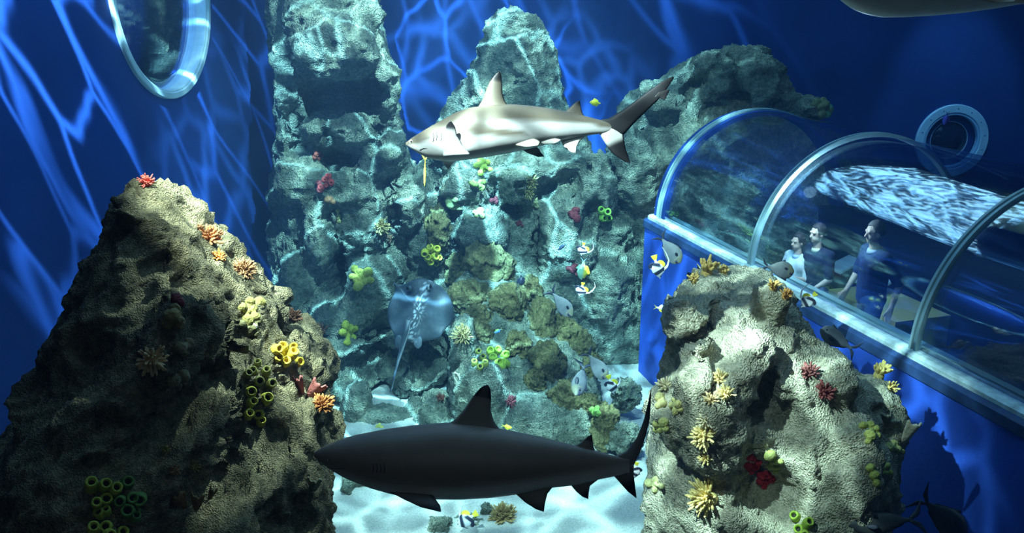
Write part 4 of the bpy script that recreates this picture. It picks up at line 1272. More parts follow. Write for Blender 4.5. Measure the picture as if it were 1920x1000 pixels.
U((1538, 618), (1594, 652), 7.2, 'grey unicornfish half hidden behind the shoulder of the right rock', hs=1.0, tone=0.55, face=False)
Bn((1238, 523), (1229, 489), 8.3, 'bannerfish diving nose down below the left corner of the tunnel', up=-1, hs=0.75, fil=0.9)
Bn((1090, 480), (1094, 461), 9.2, 'topmost bannerfish in the little group right of the boulder heap', up=-1, hs=1.1, fil=0.9)
Bn((1086, 556), (1092, 536), 9.2, 'bannerfish above the pale silvery unicornfish', up=-1, hs=1.1, fil=1.1)
Bn((1502, 577), (1524, 556), 6.4, 'bannerfish with a tall white streamer before the tunnel sill', up=1, hs=0.85, fil=1.0)
Bn((1152, 740), (1143, 712), 9.1, 'bannerfish beside the teal boulder on the sand', up=-1, hs=0.7, fil=0.7)
Bn((856, 988), (886, 968), 8.0, 'bannerfish at the bottom edge over the sand', up=1, hs=0.8, fil=0.8)
Bn((1189, 898), (1193, 874), 5.2, 'bannerfish peeping out from behind the tail fin of the lower shark', up=1, hs=0.8, fil=0.5)
yel = (0.75, 0.72, 0.04)
slim_fish((1106, 192), (1125, 194), 9.5, 'small yellow fish above the second dorsal fin of the upper shark', yel, yel, (0.03, 0.05, 0.12), 'yellow_fish', 0.30)
slim_fish((1090, 525), (1094, 492), 9.3, 'green and yellow fish between the two bannerfish', (0.25, 0.55, 0.40), (0.70, 0.70, 0.05), (0.25, 0.5, 0.6), 'wrasse', 0.30, up=-1)
slim_fish((1256, 581), (1232, 577), 6.9, 'yellowtail fish slipping behind the left edge of the right rock', (0.75, 0.80, 0.85), (0.75, 0.72, 0.10), (0.85, 0.75, 0.05), 'fusilier', 0.26)
slim_fish((1824, 776), (1803, 752), 6.8, 'slim fusilier with a yellow tail alone in the dark blue on the right', (0.55, 0.70, 0.80), (0.60, 0.68, 0.35), (0.75, 0.75, 0.12), 'fusilier', 0.20)
slim_fish((960, 803), (944, 799), 8.6, 'tiny yellow fish just behind the dorsal fin of the lower shark', yel, yel, yel, 'yellow_fish', 0.22)
slim_fish((1046, 470), (1060, 458), 11.0, 'small dark fish against the teal rock left of the bannerfish', (0.04, 0.07, 0.12), (0.04, 0.07, 0.12), (0.15, 0.3, 0.35), 'small_fish', 0.16)
slim_fish((926, 625), (939, 618), 10.2, 'small blue fish over the boulders right of the stingray', (0.10, 0.30, 0.55), (0.25, 0.4, 0.1), (0.5, 0.5, 0.1), 'small_fish', 0.22)
slim_fish((979, 536), (977, 518), 11.0, 'small black fish nosing into a gap between the boulders', (0.015, 0.02, 0.04), (0.015, 0.02, 0.04), (0.015, 0.02, 0.04), 'small_fish', 0.34)
slim_fish((1770, 236), (1776, 214), 12.6, 'purple fish in front of the round porthole', (0.10, 0.08, 0.45), (0.07, 0.02, 0.20), (0.05, 0.02, 0.14), 'purple_fish', 0.25, up=-1)
slim_fish((796, 350), (797, 300), 6.4, 'thin yellow trumpetfish hanging upright under the jaw of the upper shark', (0.72, 0.70, 0.06), (0.60, 0.62, 0.08), (0.6, 0.6, 0.1), 'trumpetfish', 0.045, dorsal=False)
# ================================================================== CORALS AND SPONGES
MC = {}
RRk = ['RR']
def cmat(col, tip=None, bump=0.5, bs=60):
    key = (tuple(col), tip, bump, bs)
    if key not in MC:
        MC[key] = plain('coral_%d' % len(MC), col, 0.7, 0.25, 0.28, 25, bump, bs)
    return MC[key]

def finger_coral(u, v, w, col, label, n=34, on=None, spread=1.15, fat=0.10, up=0.35, length=1.0, group='finger corals', name='finger_coral'):
    loc, nrm, t = hit(u, v, on or SURF)
    R = w * (1.2 if on == RRk else 1.08) * t / F                      # radius of the clump
    d0 = (nrm + Vector((0, 0, up)) - ray(u, v).normalized() * 0.35).normalized()
    bm = bmesh.new()
    x, y, z = frame_of(d0)
    add_ball(bm, (0, 0, 0), (R * 0.42,) * 3, 2)
    for i in range(n):
        a = i * 2.39996 + rnd.uniform(-.25, .25)
        th = spread * math.sqrt((i + 0.5) / n) * rnd.uniform(0.85, 1.1)
        dr = (z * math.cos(th) + (x * math.cos(a) + y * math.sin(a)) * math.sin(th)).normalized()
        ln = R * length * rnd.uniform(0.72, 1.05)
        bend = Vector((rnd.uniform(-1, 1), rnd.uniform(-1, 1), rnd.uniform(-.3, 1))) * ln * 0.14
        p0 = dr * R * 0.22; p1 = dr * ln * 0.65 + bend * 0.5; p2 = dr * ln + bend
        r = R * fat * rnd.uniform(0.8, 1.2)
        add_tube(bm, [p0, p0.lerp(p1, .5), p1, p1.lerp(p2, .6), p2, p2 + (p2 - p1).normalized() * r * .6], [r * .9, r, r * 1.05, r * 1.1, r * .85, r * .25], 7)
        if rnd.random() < 0.35:        # a side branch
            s_ = (dr + Vector((rnd.uniform(-1, 1), rnd.uniform(-1, 1), rnd.uniform(-1, 1))) * 0.6).normalized()
            q = p0.lerp(p1, .8)
            add_tube(bm, [q, q + s_ * ln * .28, q + s_ * ln * .38], [r * .85, r * .8, r * .25], 6)
    o = bm_obj(name, bm, cmat(col), loc=loc)
    return tag(o, label, 'coral', group)

def tube_sponge(spots, col, label, on=None, group='tube sponges', hole=(0.02, 0.02, 0.01), lean=(0, -0.25, 0.35), ln=1.6):
    """spots: (u, v, mouth radius px) one hollow tube each; all on one root"""
    cu = sum(s[0] for s in spots) / len(spots); cv = sum(s[1] for s in spots) / len(spots)
    loc, nrm, t = hit(cu, cv, on or SURF)
    root = empty('tube_sponge', loc, label, 'sponge', group)
    mat = cmat(col, bump=0.4, bs=45)
    Rm = max(s[2] for s in spots) * t / F
    for (u, v, r_) in spots:
        l2, n2, t2 = hit(u, v, on or SURF)
        if (l2 - loc).length > 6 * Rm + 0.1: l2, t2 = at(u, v, loc.y), t
        r = r_ * t2 / F
        dr = (n2 * 0.8 - ray(u, v).normalized() * 0.55 + Vector(lean) + Vector((rnd.uniform(-.35, .35), 0, rnd.uniform(-.2, .3)))).normalized()
        hgt = r * ln * rnd.uniform(1.4, 2.2)
        base = l2 - loc - dr * hgt * 0.35
        bend = Vector((rnd.uniform(-1, 1), rnd.uniform(-.5, .5), rnd.uniform(-1, 1))) * r * 0.25
        tipp = base + dr * hgt * 1.15 + bend
        mid = base.lerp(tipp, 0.5) + bend * 0.5
        bm = bmesh.new()
        seg = 18
        q = tipp - mid; q.normalize()
        pts = [base, base.lerp(mid, .5), mid, mid.lerp(tipp, .55), tipp, tipp + q * r * .10, tipp + q * r * .08, tipp - q * r * .3, tipp - q * r * 1.3]
        rad = [r * .75, r * 1.05, r * 1.12, r * 1.02, r * .92, r * .80, r * .62, r * .52, r * .40]
        add_tube(bm, pts, rad, seg, True, True)
        me = bpy.data.meshes.new('tube'); bmesh.ops.recalc_face_normals(bm, faces=bm.faces); bm.to_mesh(me); bm.free()
        P, Nn = get_co(me), get_no(me); P += Nn * (r * 0.10 * fbm(P / r * 1.3 + u, 3, 4))[:, None]; set_co(me, P)
        link('tube', me, mat, root)
        bm = bmesh.new(); x, y, z = frame_of(q)
        vs = [bm.verts.new(tipp - q * r * 0.55 + (x * math.cos(2 * math.pi * k / 14) + y * math.sin(2 * math.pi * k / 14)) * r * 0.50) for k in range(14)]
        c_ = bm.verts.new(tipp - q * r * 0.9)
        for k in range(14): bm.faces.new((vs[k], vs[(k + 1) % 14], c_))
        bm_obj('tube_throat', bm, cmat(hole, bump=0), root)
    return root

def lump_sponge(u, v, lumps, col, label, on=None, group='lumpy sponges', name='lump_sponge', cat='sponge', bump=0.7, sq=0.85):
    """lumps: (du, dv, r px) joined into one knobbly mass"""
    loc, nrm, t = hit(u, v, on or SURF)
    k = t / F
    bm = bmesh.new()
    vd = ray(u, v).normalized()
    for (du, dv, r) in lumps:
        p = EX * du * k - EU * dv * k
        l2, n2, t2 = hit(u + du, v + dv, on or SURF)
        if abs(t2 - t) < 0.35: p = l2 - loc
        p = p - vd * r * k * 0.35
        M3 = Matrix.Rotation(rnd.random() * 3, 3, (rnd.random(), rnd.random(), rnd.random() + .1))
        add_capsule(bm, -vd * r * k * 0.1, p, r * k * 0.55, r * k * 0.6, 10)
        add_ball(bm, p, (r * k, r * k * sq, r * k * rnd.uniform(.9, 1.25)), 3, M3)
    rm = min(l[2] for l in lumps) * k
    me = remesh(bm, max(rm * 0.16, 0.004), 1); me.name = name
    P, Nn = get_co(me), get_no(me)
    P += Nn * (rm * 0.16 * fbm(P / rm * 1.2, 3, 6))[:, None]; set_co(me, P)
    o = link(name, me, cmat(col, bump=bump, bs=70)); o.location = loc
    return tag(o, label, cat, group)

def lobes(n, r, R, seed):
    q = random.Random(seed); out = []
    for i in range(n):
        a = i * 2.4; d = R * math.sqrt((i + .3) / n)
        out.append((d * math.cos(a) + q.uniform(-2, 2), d * math.sin(a) + q.uniform(-2, 2), r * q.uniform(.75, 1.25)))
    return out

RED, ORA, TAN, BRN = (0.45, 0.035, 0.02), (0.62, 0.26, 0.06), (0.62, 0.47, 0.20), (0.27, 0.14, 0.06)
YG, LIME, OLV, GRN, YEL = (0.40, 0.38, 0.06), (0.32, 0.44, 0.05), (0.20, 0.20, 0.05), (0.11, 0.22, 0.05), (0.58, 0.54, 0.05)
MAR, PALE = (0.15, 0.025, 0.03), (0.80, 0.68, 0.42)
f = finger_coral
# front left rock
f(276, 344, 17, (0.50, 0.10, 0.07), 'small red bush coral crowning the peak of the left rock', 40, ['LR'], 1.3, .07, .9)
f(392, 450, 27, (0.48, 0.21, 0.08), 'orange-brown bush coral standing on the lit ridge of the left rock', 44, ['LR'], 1.3, .08, .6)
f(410, 484, 16, ORA, 'little orange coral just below the orange-brown one on the ridge', 22, ['LR'], 1.2, .10, .3)
f(375, 430, 9, BRN, 'thumb-sized brown coral at the upper end of the ridge', 10, ['LR'], .9, .16, .8)
f(457, 509, 25, (0.30, 0.16, 0.07), 'round bristly brown coral lower down the ridge of the left rock', 70, ['LR'], 1.4, .055, .6)
f(547, 600, 22, (0.14, 0.07, 0.04), 'dark brown bristly coral at the foot of the ridge', 50, ['LR'], 1.3, .06, .6)
f(285, 674, 32, (0.60, 0.42, 0.22), 'tan many-fingered coral on the dark face of the left rock', 42, ['LR'], 1.35, .075, -.2)
f(604, 762, 24, (0.42, 0.17, 0.05), 'rusty feathery coral at the right flank of the left rock', 60, ['LR'], 1.3, .06, .5)
f(310, 846, 12, OLV, 'faint olive coral low on the dark face, topmost of three', 18, ['LR'], 1.1, .09, .5)
f(327, 882, 14, BRN, 'faint brown coral low on the dark face, left of a pair', 20, ['LR'], 1.2, .09, .5)
f(362, 878, 14, (0.22, 0.18, 0.05), 'faint yellowish coral low on the dark face, right of a pair', 20, ['LR'], 1.2, .09, .5)
lump_sponge(322, 594, [(0, 0, 18), (14, 12, 13), (-10, 14, 11), (6, -14, 10)], (0.20, 0.15, 0.05), 'brownish knobbly sponge halfway up the dark face', ['LR'])
lump_sponge(343, 652, [(-6, 0, 14), (10, -6, 12), (2, 10, 10)], (0.16, 0.13, 0.06), 'dull brown sponge right of the tan many-fingered coral', ['LR'])
lump_sponge(335, 714, [(-10, 0, 13), (8, -8, 13), (14, 8, 9), (-2, 12, 9)], (0.18, 0.16, 0.08), 'grey-brown lobed sponge below the tan many-fingered coral', ['LR'])
lump_sponge(330, 560, [(0, 0, 12), (10, 8, 9)], MAR, 'deep red crust in a hollow of the dark face', ['LR'])
lump_sponge(470, 580, lobes(7, 11, 24, 3), (0.24, 0.21, 0.06), 'mustard lump sponge on the lit side of the left rock', ['LR'])
lump_sponge(470, 612, lobes(6, 9, 20, 5), (0.17, 0.16, 0.07), 'olive lump sponge hanging under the mustard one', ['LR'])
tube_sponge([(470, 738, 10), (496, 752, 11), (468, 757, 9), (484, 775, 10), (460, 780, 9), (488, 794, 8)], (0.42, 0.40, 0.05), 'yellow-green tube sponge with gaping mouths on the right of the left rock', ['LR'])
tube_sponge([(462, 704, 8), (475, 700, 8), (484, 716, 9), (500, 700, 8), (484, 686, 7), (504, 722, 9)], OLV, 'olive tube sponge directly above the yellow-green one', ['LR'])
tube_sponge([(173, 915, 12), (196, 915, 11), (212, 922, 11), (183, 946, 10), (200, 940, 12)], (0.34, 0.40, 0.05), 'yellow-green tube sponge in the bottom left corner', ['LR'])
tube_sponge([(240, 908, 11), (228, 938, 11), (248, 935, 11), (262, 935, 12), (240, 960, 13), (256, 958, 9), (252, 972, 9)], GRN, 'dark green tube sponge in the bottom left corner', ['LR'])
tube_sponge([(190, 968, 10), (202, 962, 8)], (0.30, 0.36, 0.05), 'two short tubes between the bottom left sponges', ['LR'])
tube_sponge([(174, 994, 11), (202, 988, 11), (224, 1000, 11), (200, 1004, 10)], (0.40, 0.44, 0.06), 'lime tube sponge cut by the bottom left edge', ['LR'])
tube_sponge([(516, 655, 9), (530, 660, 10), (545, 668, 10), (520, 672, 8), (556, 680, 9), (536, 680, 9), (550, 655, 8)], (0.55, 0.42, 0.04), 'golden yellow finger sponge on the shoulder of the left rock', ['LR'], hole=(0.5, 0.3, 0.03), ln=1.3)
def fan(u, v, lobes_, col, label, on, group='fan sponges'):
    loc, nrm, t = hit(u, v, on); k = t / F
    root = empty('fan_sponge', loc, label, 'sponge', group)
    for (du, dv, w, h, rot) in lobes_:
        bm = bmesh.new(); n = 14
        rows = []
        for side in (1, -1):
            for i in range(9):
                fr = i / 8
                ww = w * (0.25 + 0.75 * fr ** 0.7)
                rows.append([bm.verts.new(((ww * (j / n * 2 - 1)) * k, (side * 2.2 + 5 * math.cos(j / n * 2 * math.pi) * fr) * k, (h * fr + 3 * math.sin(j * 1.3) * fr ** 3) * k)) for j in range(n + 1)])
        A, B_ = rows[:9], rows[9:]
        for G in (A, B_):
            for a, b_ in zip(G, G[1:]):
                for j in range(n): bm.faces.new((a[j], a[j + 1], b_[j + 1], b_[j]))
        for j in range(n):
            bm.faces.new((A[0][j], A[0][j + 1], B_[0][j + 1], B_[0][j])); bm.faces.new((A[8][j], A[8][j + 1], B_[8][j + 1], B_[8][j]))
        for i in range(8):
            for j in (0, n): bm.faces.new((A[i][j], A[i + 1][j], B_[i + 1][j], B_[i][j]))
        o = bm_obj('lobe', bm, cmat(col), root)
        o.location = EX * du * k - EU * dv * k - ray(u, v).normalized() * 4 * k
        o.rotation_euler = (0.35, math.radians(rot), 0.2)
    return root
fan(574, 735, [(-6, 8, 9, 48, -8), (4, 10, 16, 42, 38)], (0.20, 0.06, 0.05), 'forked dark red fan sponge right of the golden sponge', ['LR'])
fan(346, 944, [(0, 10, 17, 42, -15), (22, 12, 13, 40, 12), (46, -8, 8, 30, 25)], (0.24, 0.15, 0.06), 'brown cup sponge of three lobes low on the dark face', ['LR'])
fan(587, 915, [(0, 6, 14, 30, 10)], (0.20, 0.20, 0.12), 'folded leaf-like sponge at the foot of the left rock', ['LR'])
def clam(u, v, w, rot, label, on, col=(0.6, 0.58, 0.45), group=None):
    loc, nrm, t = hit(u, v, on); k = t / F
    bm = bmesh.new()
    pts = [(math.cos(a) * w * k, -3 * k, math.sin(a) * w * 0.42 * k) for a in np.linspace(0, 2 * math.pi, 25)]
    add_tube(bm, pts, [2.0 * k] * 25, 8)
    add_ball(bm, (0, 2 * k, 0), (w * 0.95 * k, 5 * k, w * 0.38 * k), 3)
    o = bm_obj('clam', bm, cmat(col), loc=loc); o.rotation_euler = (0, math.radians(rot), 0)
    return tag(o, label, 'clam', group)
clam(466, 611, 16, 5, 'pale-lipped clam wedged under the mustard sponge', ['LR'])
clam(857, 708, 11, 70, 'round pale-ringed shell on the left end of the reef mound', SURF)

# pillar and reef face
def red_balls(u, v, balls, col, label, on, group='red sponges'):
    loc, nrm, t = hit(u, v, on); k = t / F
    root = empty('red_sponge', loc, label, 'sponge', group)
    vd = ray(u, v).normalized()
    for (du, dv, r) in balls:
        l2, n2, t2 = hit(u + du, v + dv, on)
        p = l2 - loc if abs(t2 - t) < 0.4 else EX * du * k - EU * dv * k
        bm = bmesh.new()
        d = (n2 + Vector((rnd.uniform(-.5, .5), -.4, rnd.uniform(-.1, .5)))).normalized()
        R = r * k
        add_tube(bm, [p - d * R * .8, p - d * R * .3, p + d * R * .3, p + d * R * .85, p + d * R * 1.05, p + d * R * 1.0, p + d * R * .4],
                 [R * .55, R * .95, R * 1.05, R * .72, R * .45, R * .32, R * .22], 14, True, True)
        bm_obj('bulb', bm, cmat(col, bump=0.3), root)
    return root
red_balls(594, 291, [(-5, 4, 5), (3, 6, 5), (4, -5, 4), (-2, -2, 5), (8, 0, 4)], (0.42, 0.10, 0.07), 'small red sponge on the pillar, upper of two', ['PI'])
red_balls(610, 340, [(6, -8, 7), (0, -2, 7), (10, 2, 7), (-8, 12, 7), (2, 8, 5)], (0.45, 0.06, 0.05), 'bright red sponge on the pillar, lower of two', ['PI'])
red_balls(600, 352, [(-2, -8, 6), (0, 4, 7), (4, -2, 5)], (0.26, 0.05, 0.05), 'dull red sponge touching the lower bright red one', ['PI'])
f(712, 425, 20, (0.50, 0.40, 0.16), 'tan brush coral on the pillar, left of the ochre upright boulder', 50, ['PI', 'CR'], 1.3, .06)
f(728, 452, 14, (0.34, 0.22, 0.13), 'brown brush coral under the tan one on the pillar', 30, ['PI', 'CR'], 1.2, .07)
f(604, 622, 16, (0.34, 0.15, 0.06), 'short rusty coral on the reef between the left rock and the stingray', 22, ROCKS_BACK, 1.1, .10)
lump_sponge(676, 520, lobes(9, 8, 22, 7), (0.50, 0.46, 0.08), 'yellowish knobbly sponge right of the dark slot in the pillar', ['PI', 'CR'])
lump_sponge(655, 626, lobes(8, 7, 18, 9), (0.52, 0.52, 0.06), 'yellow ringed sponge left of the stingray wing', ['PI', 'CR'])
lump_sponge(633, 403, [(0, -8, 5), (0, 4, 6), (2, 12, 4)], (0.58, 0.52, 0.20), 'narrow pale yellow sponge under the red ones', ['PI'])
lump_sponge(616, 375, [(0, 0, 9), (8, 4, 6)], (0.26, 0.13, 0.06), 'rust-coloured crust just under the red sponges', ['PI'])
tube_sponge([(796, 472, 7), (808, 468, 7), (818, 470, 7), (800, 484, 7), (812, 482, 8), (822, 484, 6), (806, 492, 6), (817, 494, 6)], YEL, 'bright yellow tube sponge below the upright ochre boulder', SURF, hole=(0.25, 0.22, 0.02), ln=1.1)
tube_sponge([(896, 660, 5), (905, 672, 6), (890, 684, 6), (900, 690, 6), (910, 684, 6)], (0.40, 0.40, 0.07), 'olive yellow tube sponge on the mound, left of the lime one', SURF, ln=1.2)
tube_sponge([(922, 660, 8), (932, 658, 7), (924, 676, 8), (934, 682, 8), (946, 668, 8), (950, 684, 8), (942, 690, 7)], LIME, 'lime tube sponge in the middle of the reef mound', SURF, hole=(0.3, 0.4, 0.04), ln=1.2)
f(868, 630, 22, (0.40, 0.30, 0.12), 'brown fingered coral at the right wing of the stingray', 46, SURF, 1.3, .06)
tube_sponge([(1128, 396, 7), (1138, 398, 7), (1130, 408, 7), (1140, 410, 6)], (0.28, 0.50, 0.08), 'green tube sponge alone on the teal rock left of the tunnel', ROCKS_BACK, ln=1.1)
lump_sponge(905, 312, lobes(9, 6, 14, 13), (0.40, 0.46, 0.07), 'green lobed sponge under the belly of the upper shark', ROCKS_BACK)
lump_sponge(898, 347, lobes(6, 6, 10, 14), (0.34, 0.42, 0.10), 'small green sponge just below the lobed one', ROCKS_BACK)
lump_sponge(898, 400, lobes(5, 6, 9, 15), (0.44, 0.44, 0.16), 'pale green sponge on a ledge above the boulder heap', ROCKS_BACK)
lump_sponge(855, 382, lobes(5, 9, 12, 16), (0.30, 0.36, 0.14), 'moss-green knob on the rock left of the ledge', ROCKS_BACK)
f(995, 342, 16, (0.36, 0.30, 0.12), 'tan tuft coral on the teal rock, upper of two', 36, ROCKS_BACK, 1.3, .07)
f(990, 362, 14, (0.40, 0.34, 0.14), 'tan tuft coral on the teal rock, lower of two', 30, ROCKS_BACK, 1.3, .07)
lump_sponge(1003, 380, lobes(4, 5, 9, 18), (0.42, 0.42, 0.20), 'pale lump under the tan tufts', ROCKS_BACK)
for (u, v, r, lab) in [(927, 376, 7, 'maroon sponge patch on the rock above the topmost boulder'), (1078, 402, 11, 'maroon sponge patch left of the lone green tube sponge'),
                       (1076, 505, 9, 'maroon sponge patch beside the group of bannerfish'), (975, 418, 6, 'small maroon patch above the gap in the boulders')]:
    lump_sponge(u, v, lobes(5, r * .6, r, int(u)), MAR, lab, ROCKS_BACK, 'maroon crust sponges')
f(958, 755, 14, (0.26, 0.06, 0.06), 'maroon tuft coral on the mound above the lower shark', 30, SURF, 1.2, .08)
f(824, 748, 11, (0.22, 0.08, 0.05), 'dark rusty tuft coral on the mossy rock above the lower shark', 24, SURF, 1.2, .08)
lump_sponge(1118, 772, lobes(5, 6, 9, 21), (0.28, 0.48, 0.10), 'light green sponge among the boulders above the second dorsal fin', SURF)
f(944, 972, 28, (0.42, 0.28, 0.10), 'brown bristly coral on the sand at the bottom centre', 110, SURF, 1.5, .045, .8)
lump_sponge(712, 800, [(-3, 0, 5), (4, 2, 4), (0, -4, 3)], (0.75, 0.66, 0.14), 'small yellow sponge on the forked pale rock', SURF)

# front right rock
RRk = ['RR']
f(1302, 527, 14, (0.55, 0.38, 0.12), 'short tan coral on the top left corner of the right rock', 16, RRk, .9, .11, 1.4)
f(1325, 513, 23, (0.62, 0.42, 0.13), 'tallest antler coral on the top of the right rock', 16, RRk, .75, .11, 1.8, 1.15)
f(1356, 513, 15, (0.62, 0.42, 0.13), 'low antler coral at the centre of the top of the right rock', 16, RRk, .95, .10, 1.4)
f(1449, 540, 14, (0.55, 0.34, 0.10), 'small orange-brown coral on the right slope of the top', 14, RRk, .9, .10, 1.4)
f(1473, 556, 15, (0.60, 0.30, 0.08), 'orange fringe coral at the top right corner of the right rock', 18, RRk, .95, .10, 1.2)
f(1250, 726, 17, PALE, 'pale fan of coral on the left edge of the right rock', 26, RRk, 1.2, .09)
f(1349, 713, 18, (0.72, 0.56, 0.24), 'star-shaped tan coral on the face of the right rock, topmost of three', 24, RRk, 1.35, .075)
f(1362, 742, 19, (0.74, 0.58, 0.24), 'star-shaped tan coral on the face of the right rock, right of three', 26, RRk, 1.35, .07)
f(1334, 752, 16, (0.70, 0.52, 0.26), 'star-shaped tan coral on the face of the right rock, left of three', 20, RRk, 1.3, .08)
f(1324, 790, 15, PALE, 'pale bushy coral below the three star-shaped ones', 24, RRk, 1.3, .08)
f(1322, 818, 25, (0.78, 0.62, 0.26), 'wide pale yellow bush coral in the middle of the right rock', 52, RRk, 1.4, .07)
f(1324, 862, 15, (0.72, 0.56, 0.22), 'small yellow bush coral between the two large ones', 22, RRk, 1.3, .085)
f(1329, 934, 34, (0.78, 0.60, 0.22), 'largest yellow finger coral near the bottom of the right rock', 74, RRk, 1.45, .055, -.3)
lump_sponge(1266, 762, [(-6, 0, 8), (6, -4, 8), (0, 10, 7), (10, 6, 6), (-2, -12, 6)], (0.62, 0.54, 0.20), 'knobbly yellow sponge near the left edge of the right rock', RRk)
lump_sponge(1240, 745, [(-4, 0, 9), (4, 12, 8), (-6, 16, 7)], (0.55, 0.48, 0.20), 'yellow-brown sponge knobs behind the tip of the lower shark tail', RRk)
lump_sponge(1240, 800, [(-8, -6, 9), (4, -8, 9), (-2, 6, 8), (8, 4, 7), (-10, 8, 6)], (0.58, 0.55, 0.18), 'mustard knobbly sponge right of the lower shark tail', RRk)
lump_sponge(1226, 908, [(-8, -2, 9), (4, -6, 9), (2, 10, 7), (14, 4, 6)], (0.58, 0.55, 0.24), 'pale lumpy sponge low on the left edge of the right rock', RRk)
red_balls(1410, 870, [(-6, -14, 8), (2, -10, 6), (-8, 0, 9), (6, 4, 9), (-2, 12, 9), (12, -4, 7), (-6, 8, 7)], (0.55, 0.02, 0.02), 'scarlet sponge on the right rock, upper of two', RRk)
red_balls(1434, 896, [(-6, -4, 9), (4, -6, 9), (-10, 8, 7), (2, 8, 7), (12, 2, 8), (-2, 16, 6)], (0.40, 0.015, 0.02), 'darker scarlet sponge on the right rock, lower of two', RRk)
lump_sponge(1448, 862, [(-4, -8, 11), (6, 2, 9), (-2, 12, 8), (10, 14, 6), (16, 4, 6), (6, 22, 6)], (0.46, 0.47, 0.14), 'yellow-green lobed sponge beside the scarlet ones', RRk)
tube_sponge([(1494, 972, 9), (1512, 984, 9), (1498, 994, 9), (1510, 1002, 9)], LIME, 'lime green tube sponge at the bottom of the right rock', RRk, ln=1.3)
f(1516, 702, 19, (0.24, 0.08, 0.07), 'dark red bushy coral on the right rock, upper of two', 40, RRk, 1.35, .08)
f(1545, 738, 20, (0.27, 0.07, 0.06), 'dark red bushy coral on the right rock, lower of two', 40, RRk, 1.35, .08)
f(1648, 704, 20, (0.66, 0.50, 0.16), 'tall yellow antler coral on the right shoulder of the right rock', 16, RRk, .8, .11, 1.6, 1.1)
f(1668, 728, 14, (0.66, 0.48, 0.16), 'short yellow coral at the right end of the shoulder', 16, RRk, 1.0, .10, .8)
lump_sponge(1634, 806, [(-16, -8, 8), (-2, -10, 8), (8, -2, 8), (-2, 10, 10), (12, 12, 7), (-6, 22, 7)], (0.42, 0.42, 0.10), 'olive lobed sponge on the right flank of the right rock', RRk)
lump_sponge(1672, 840, [(-4, 0, 10), (10, 4, 9), (4, -8, 8), (18, 8, 7)], (0.50, 0.47, 0.16), 'yellow lobed sponge sticking out at the right edge of the rock', RRk)
lump_sponge(1640, 888, [(-8, -10, 9), (0, 4, 10), (4, 18, 8), (22, -14, 8), (28, -2, 7)], (0.44, 0.46, 0.10), 'long yellow-green sponge hanging low on the right flank', RRk)
fan(1694, 822, [(0, 8, 16, 50, 10)], (0.70, 0.60, 0.42), 'pale shell-shaped coral jutting from the right edge of the rock', RRk)
fan(1664, 790, [(0, 8, 12, 34, -20)], (0.20, 0.20, 0.14), 'dark plate coral beside the pale shell-shaped one', RRk)
lump_sponge(1544, 198, lobes(7, 10, 18, 31), (0.16, 0.16, 0.06), 'dark bushy sponge behind the top of the tunnel', ROCKS_BACK)
tube_sponge([(1568, 214, 6), (1578, 216, 6), (1588, 222, 6), (1574, 226, 6)], (0.14, 0.34, 0.16), 'green tube sponge just above the middle hoop of the tunnel', ROCKS_BACK)
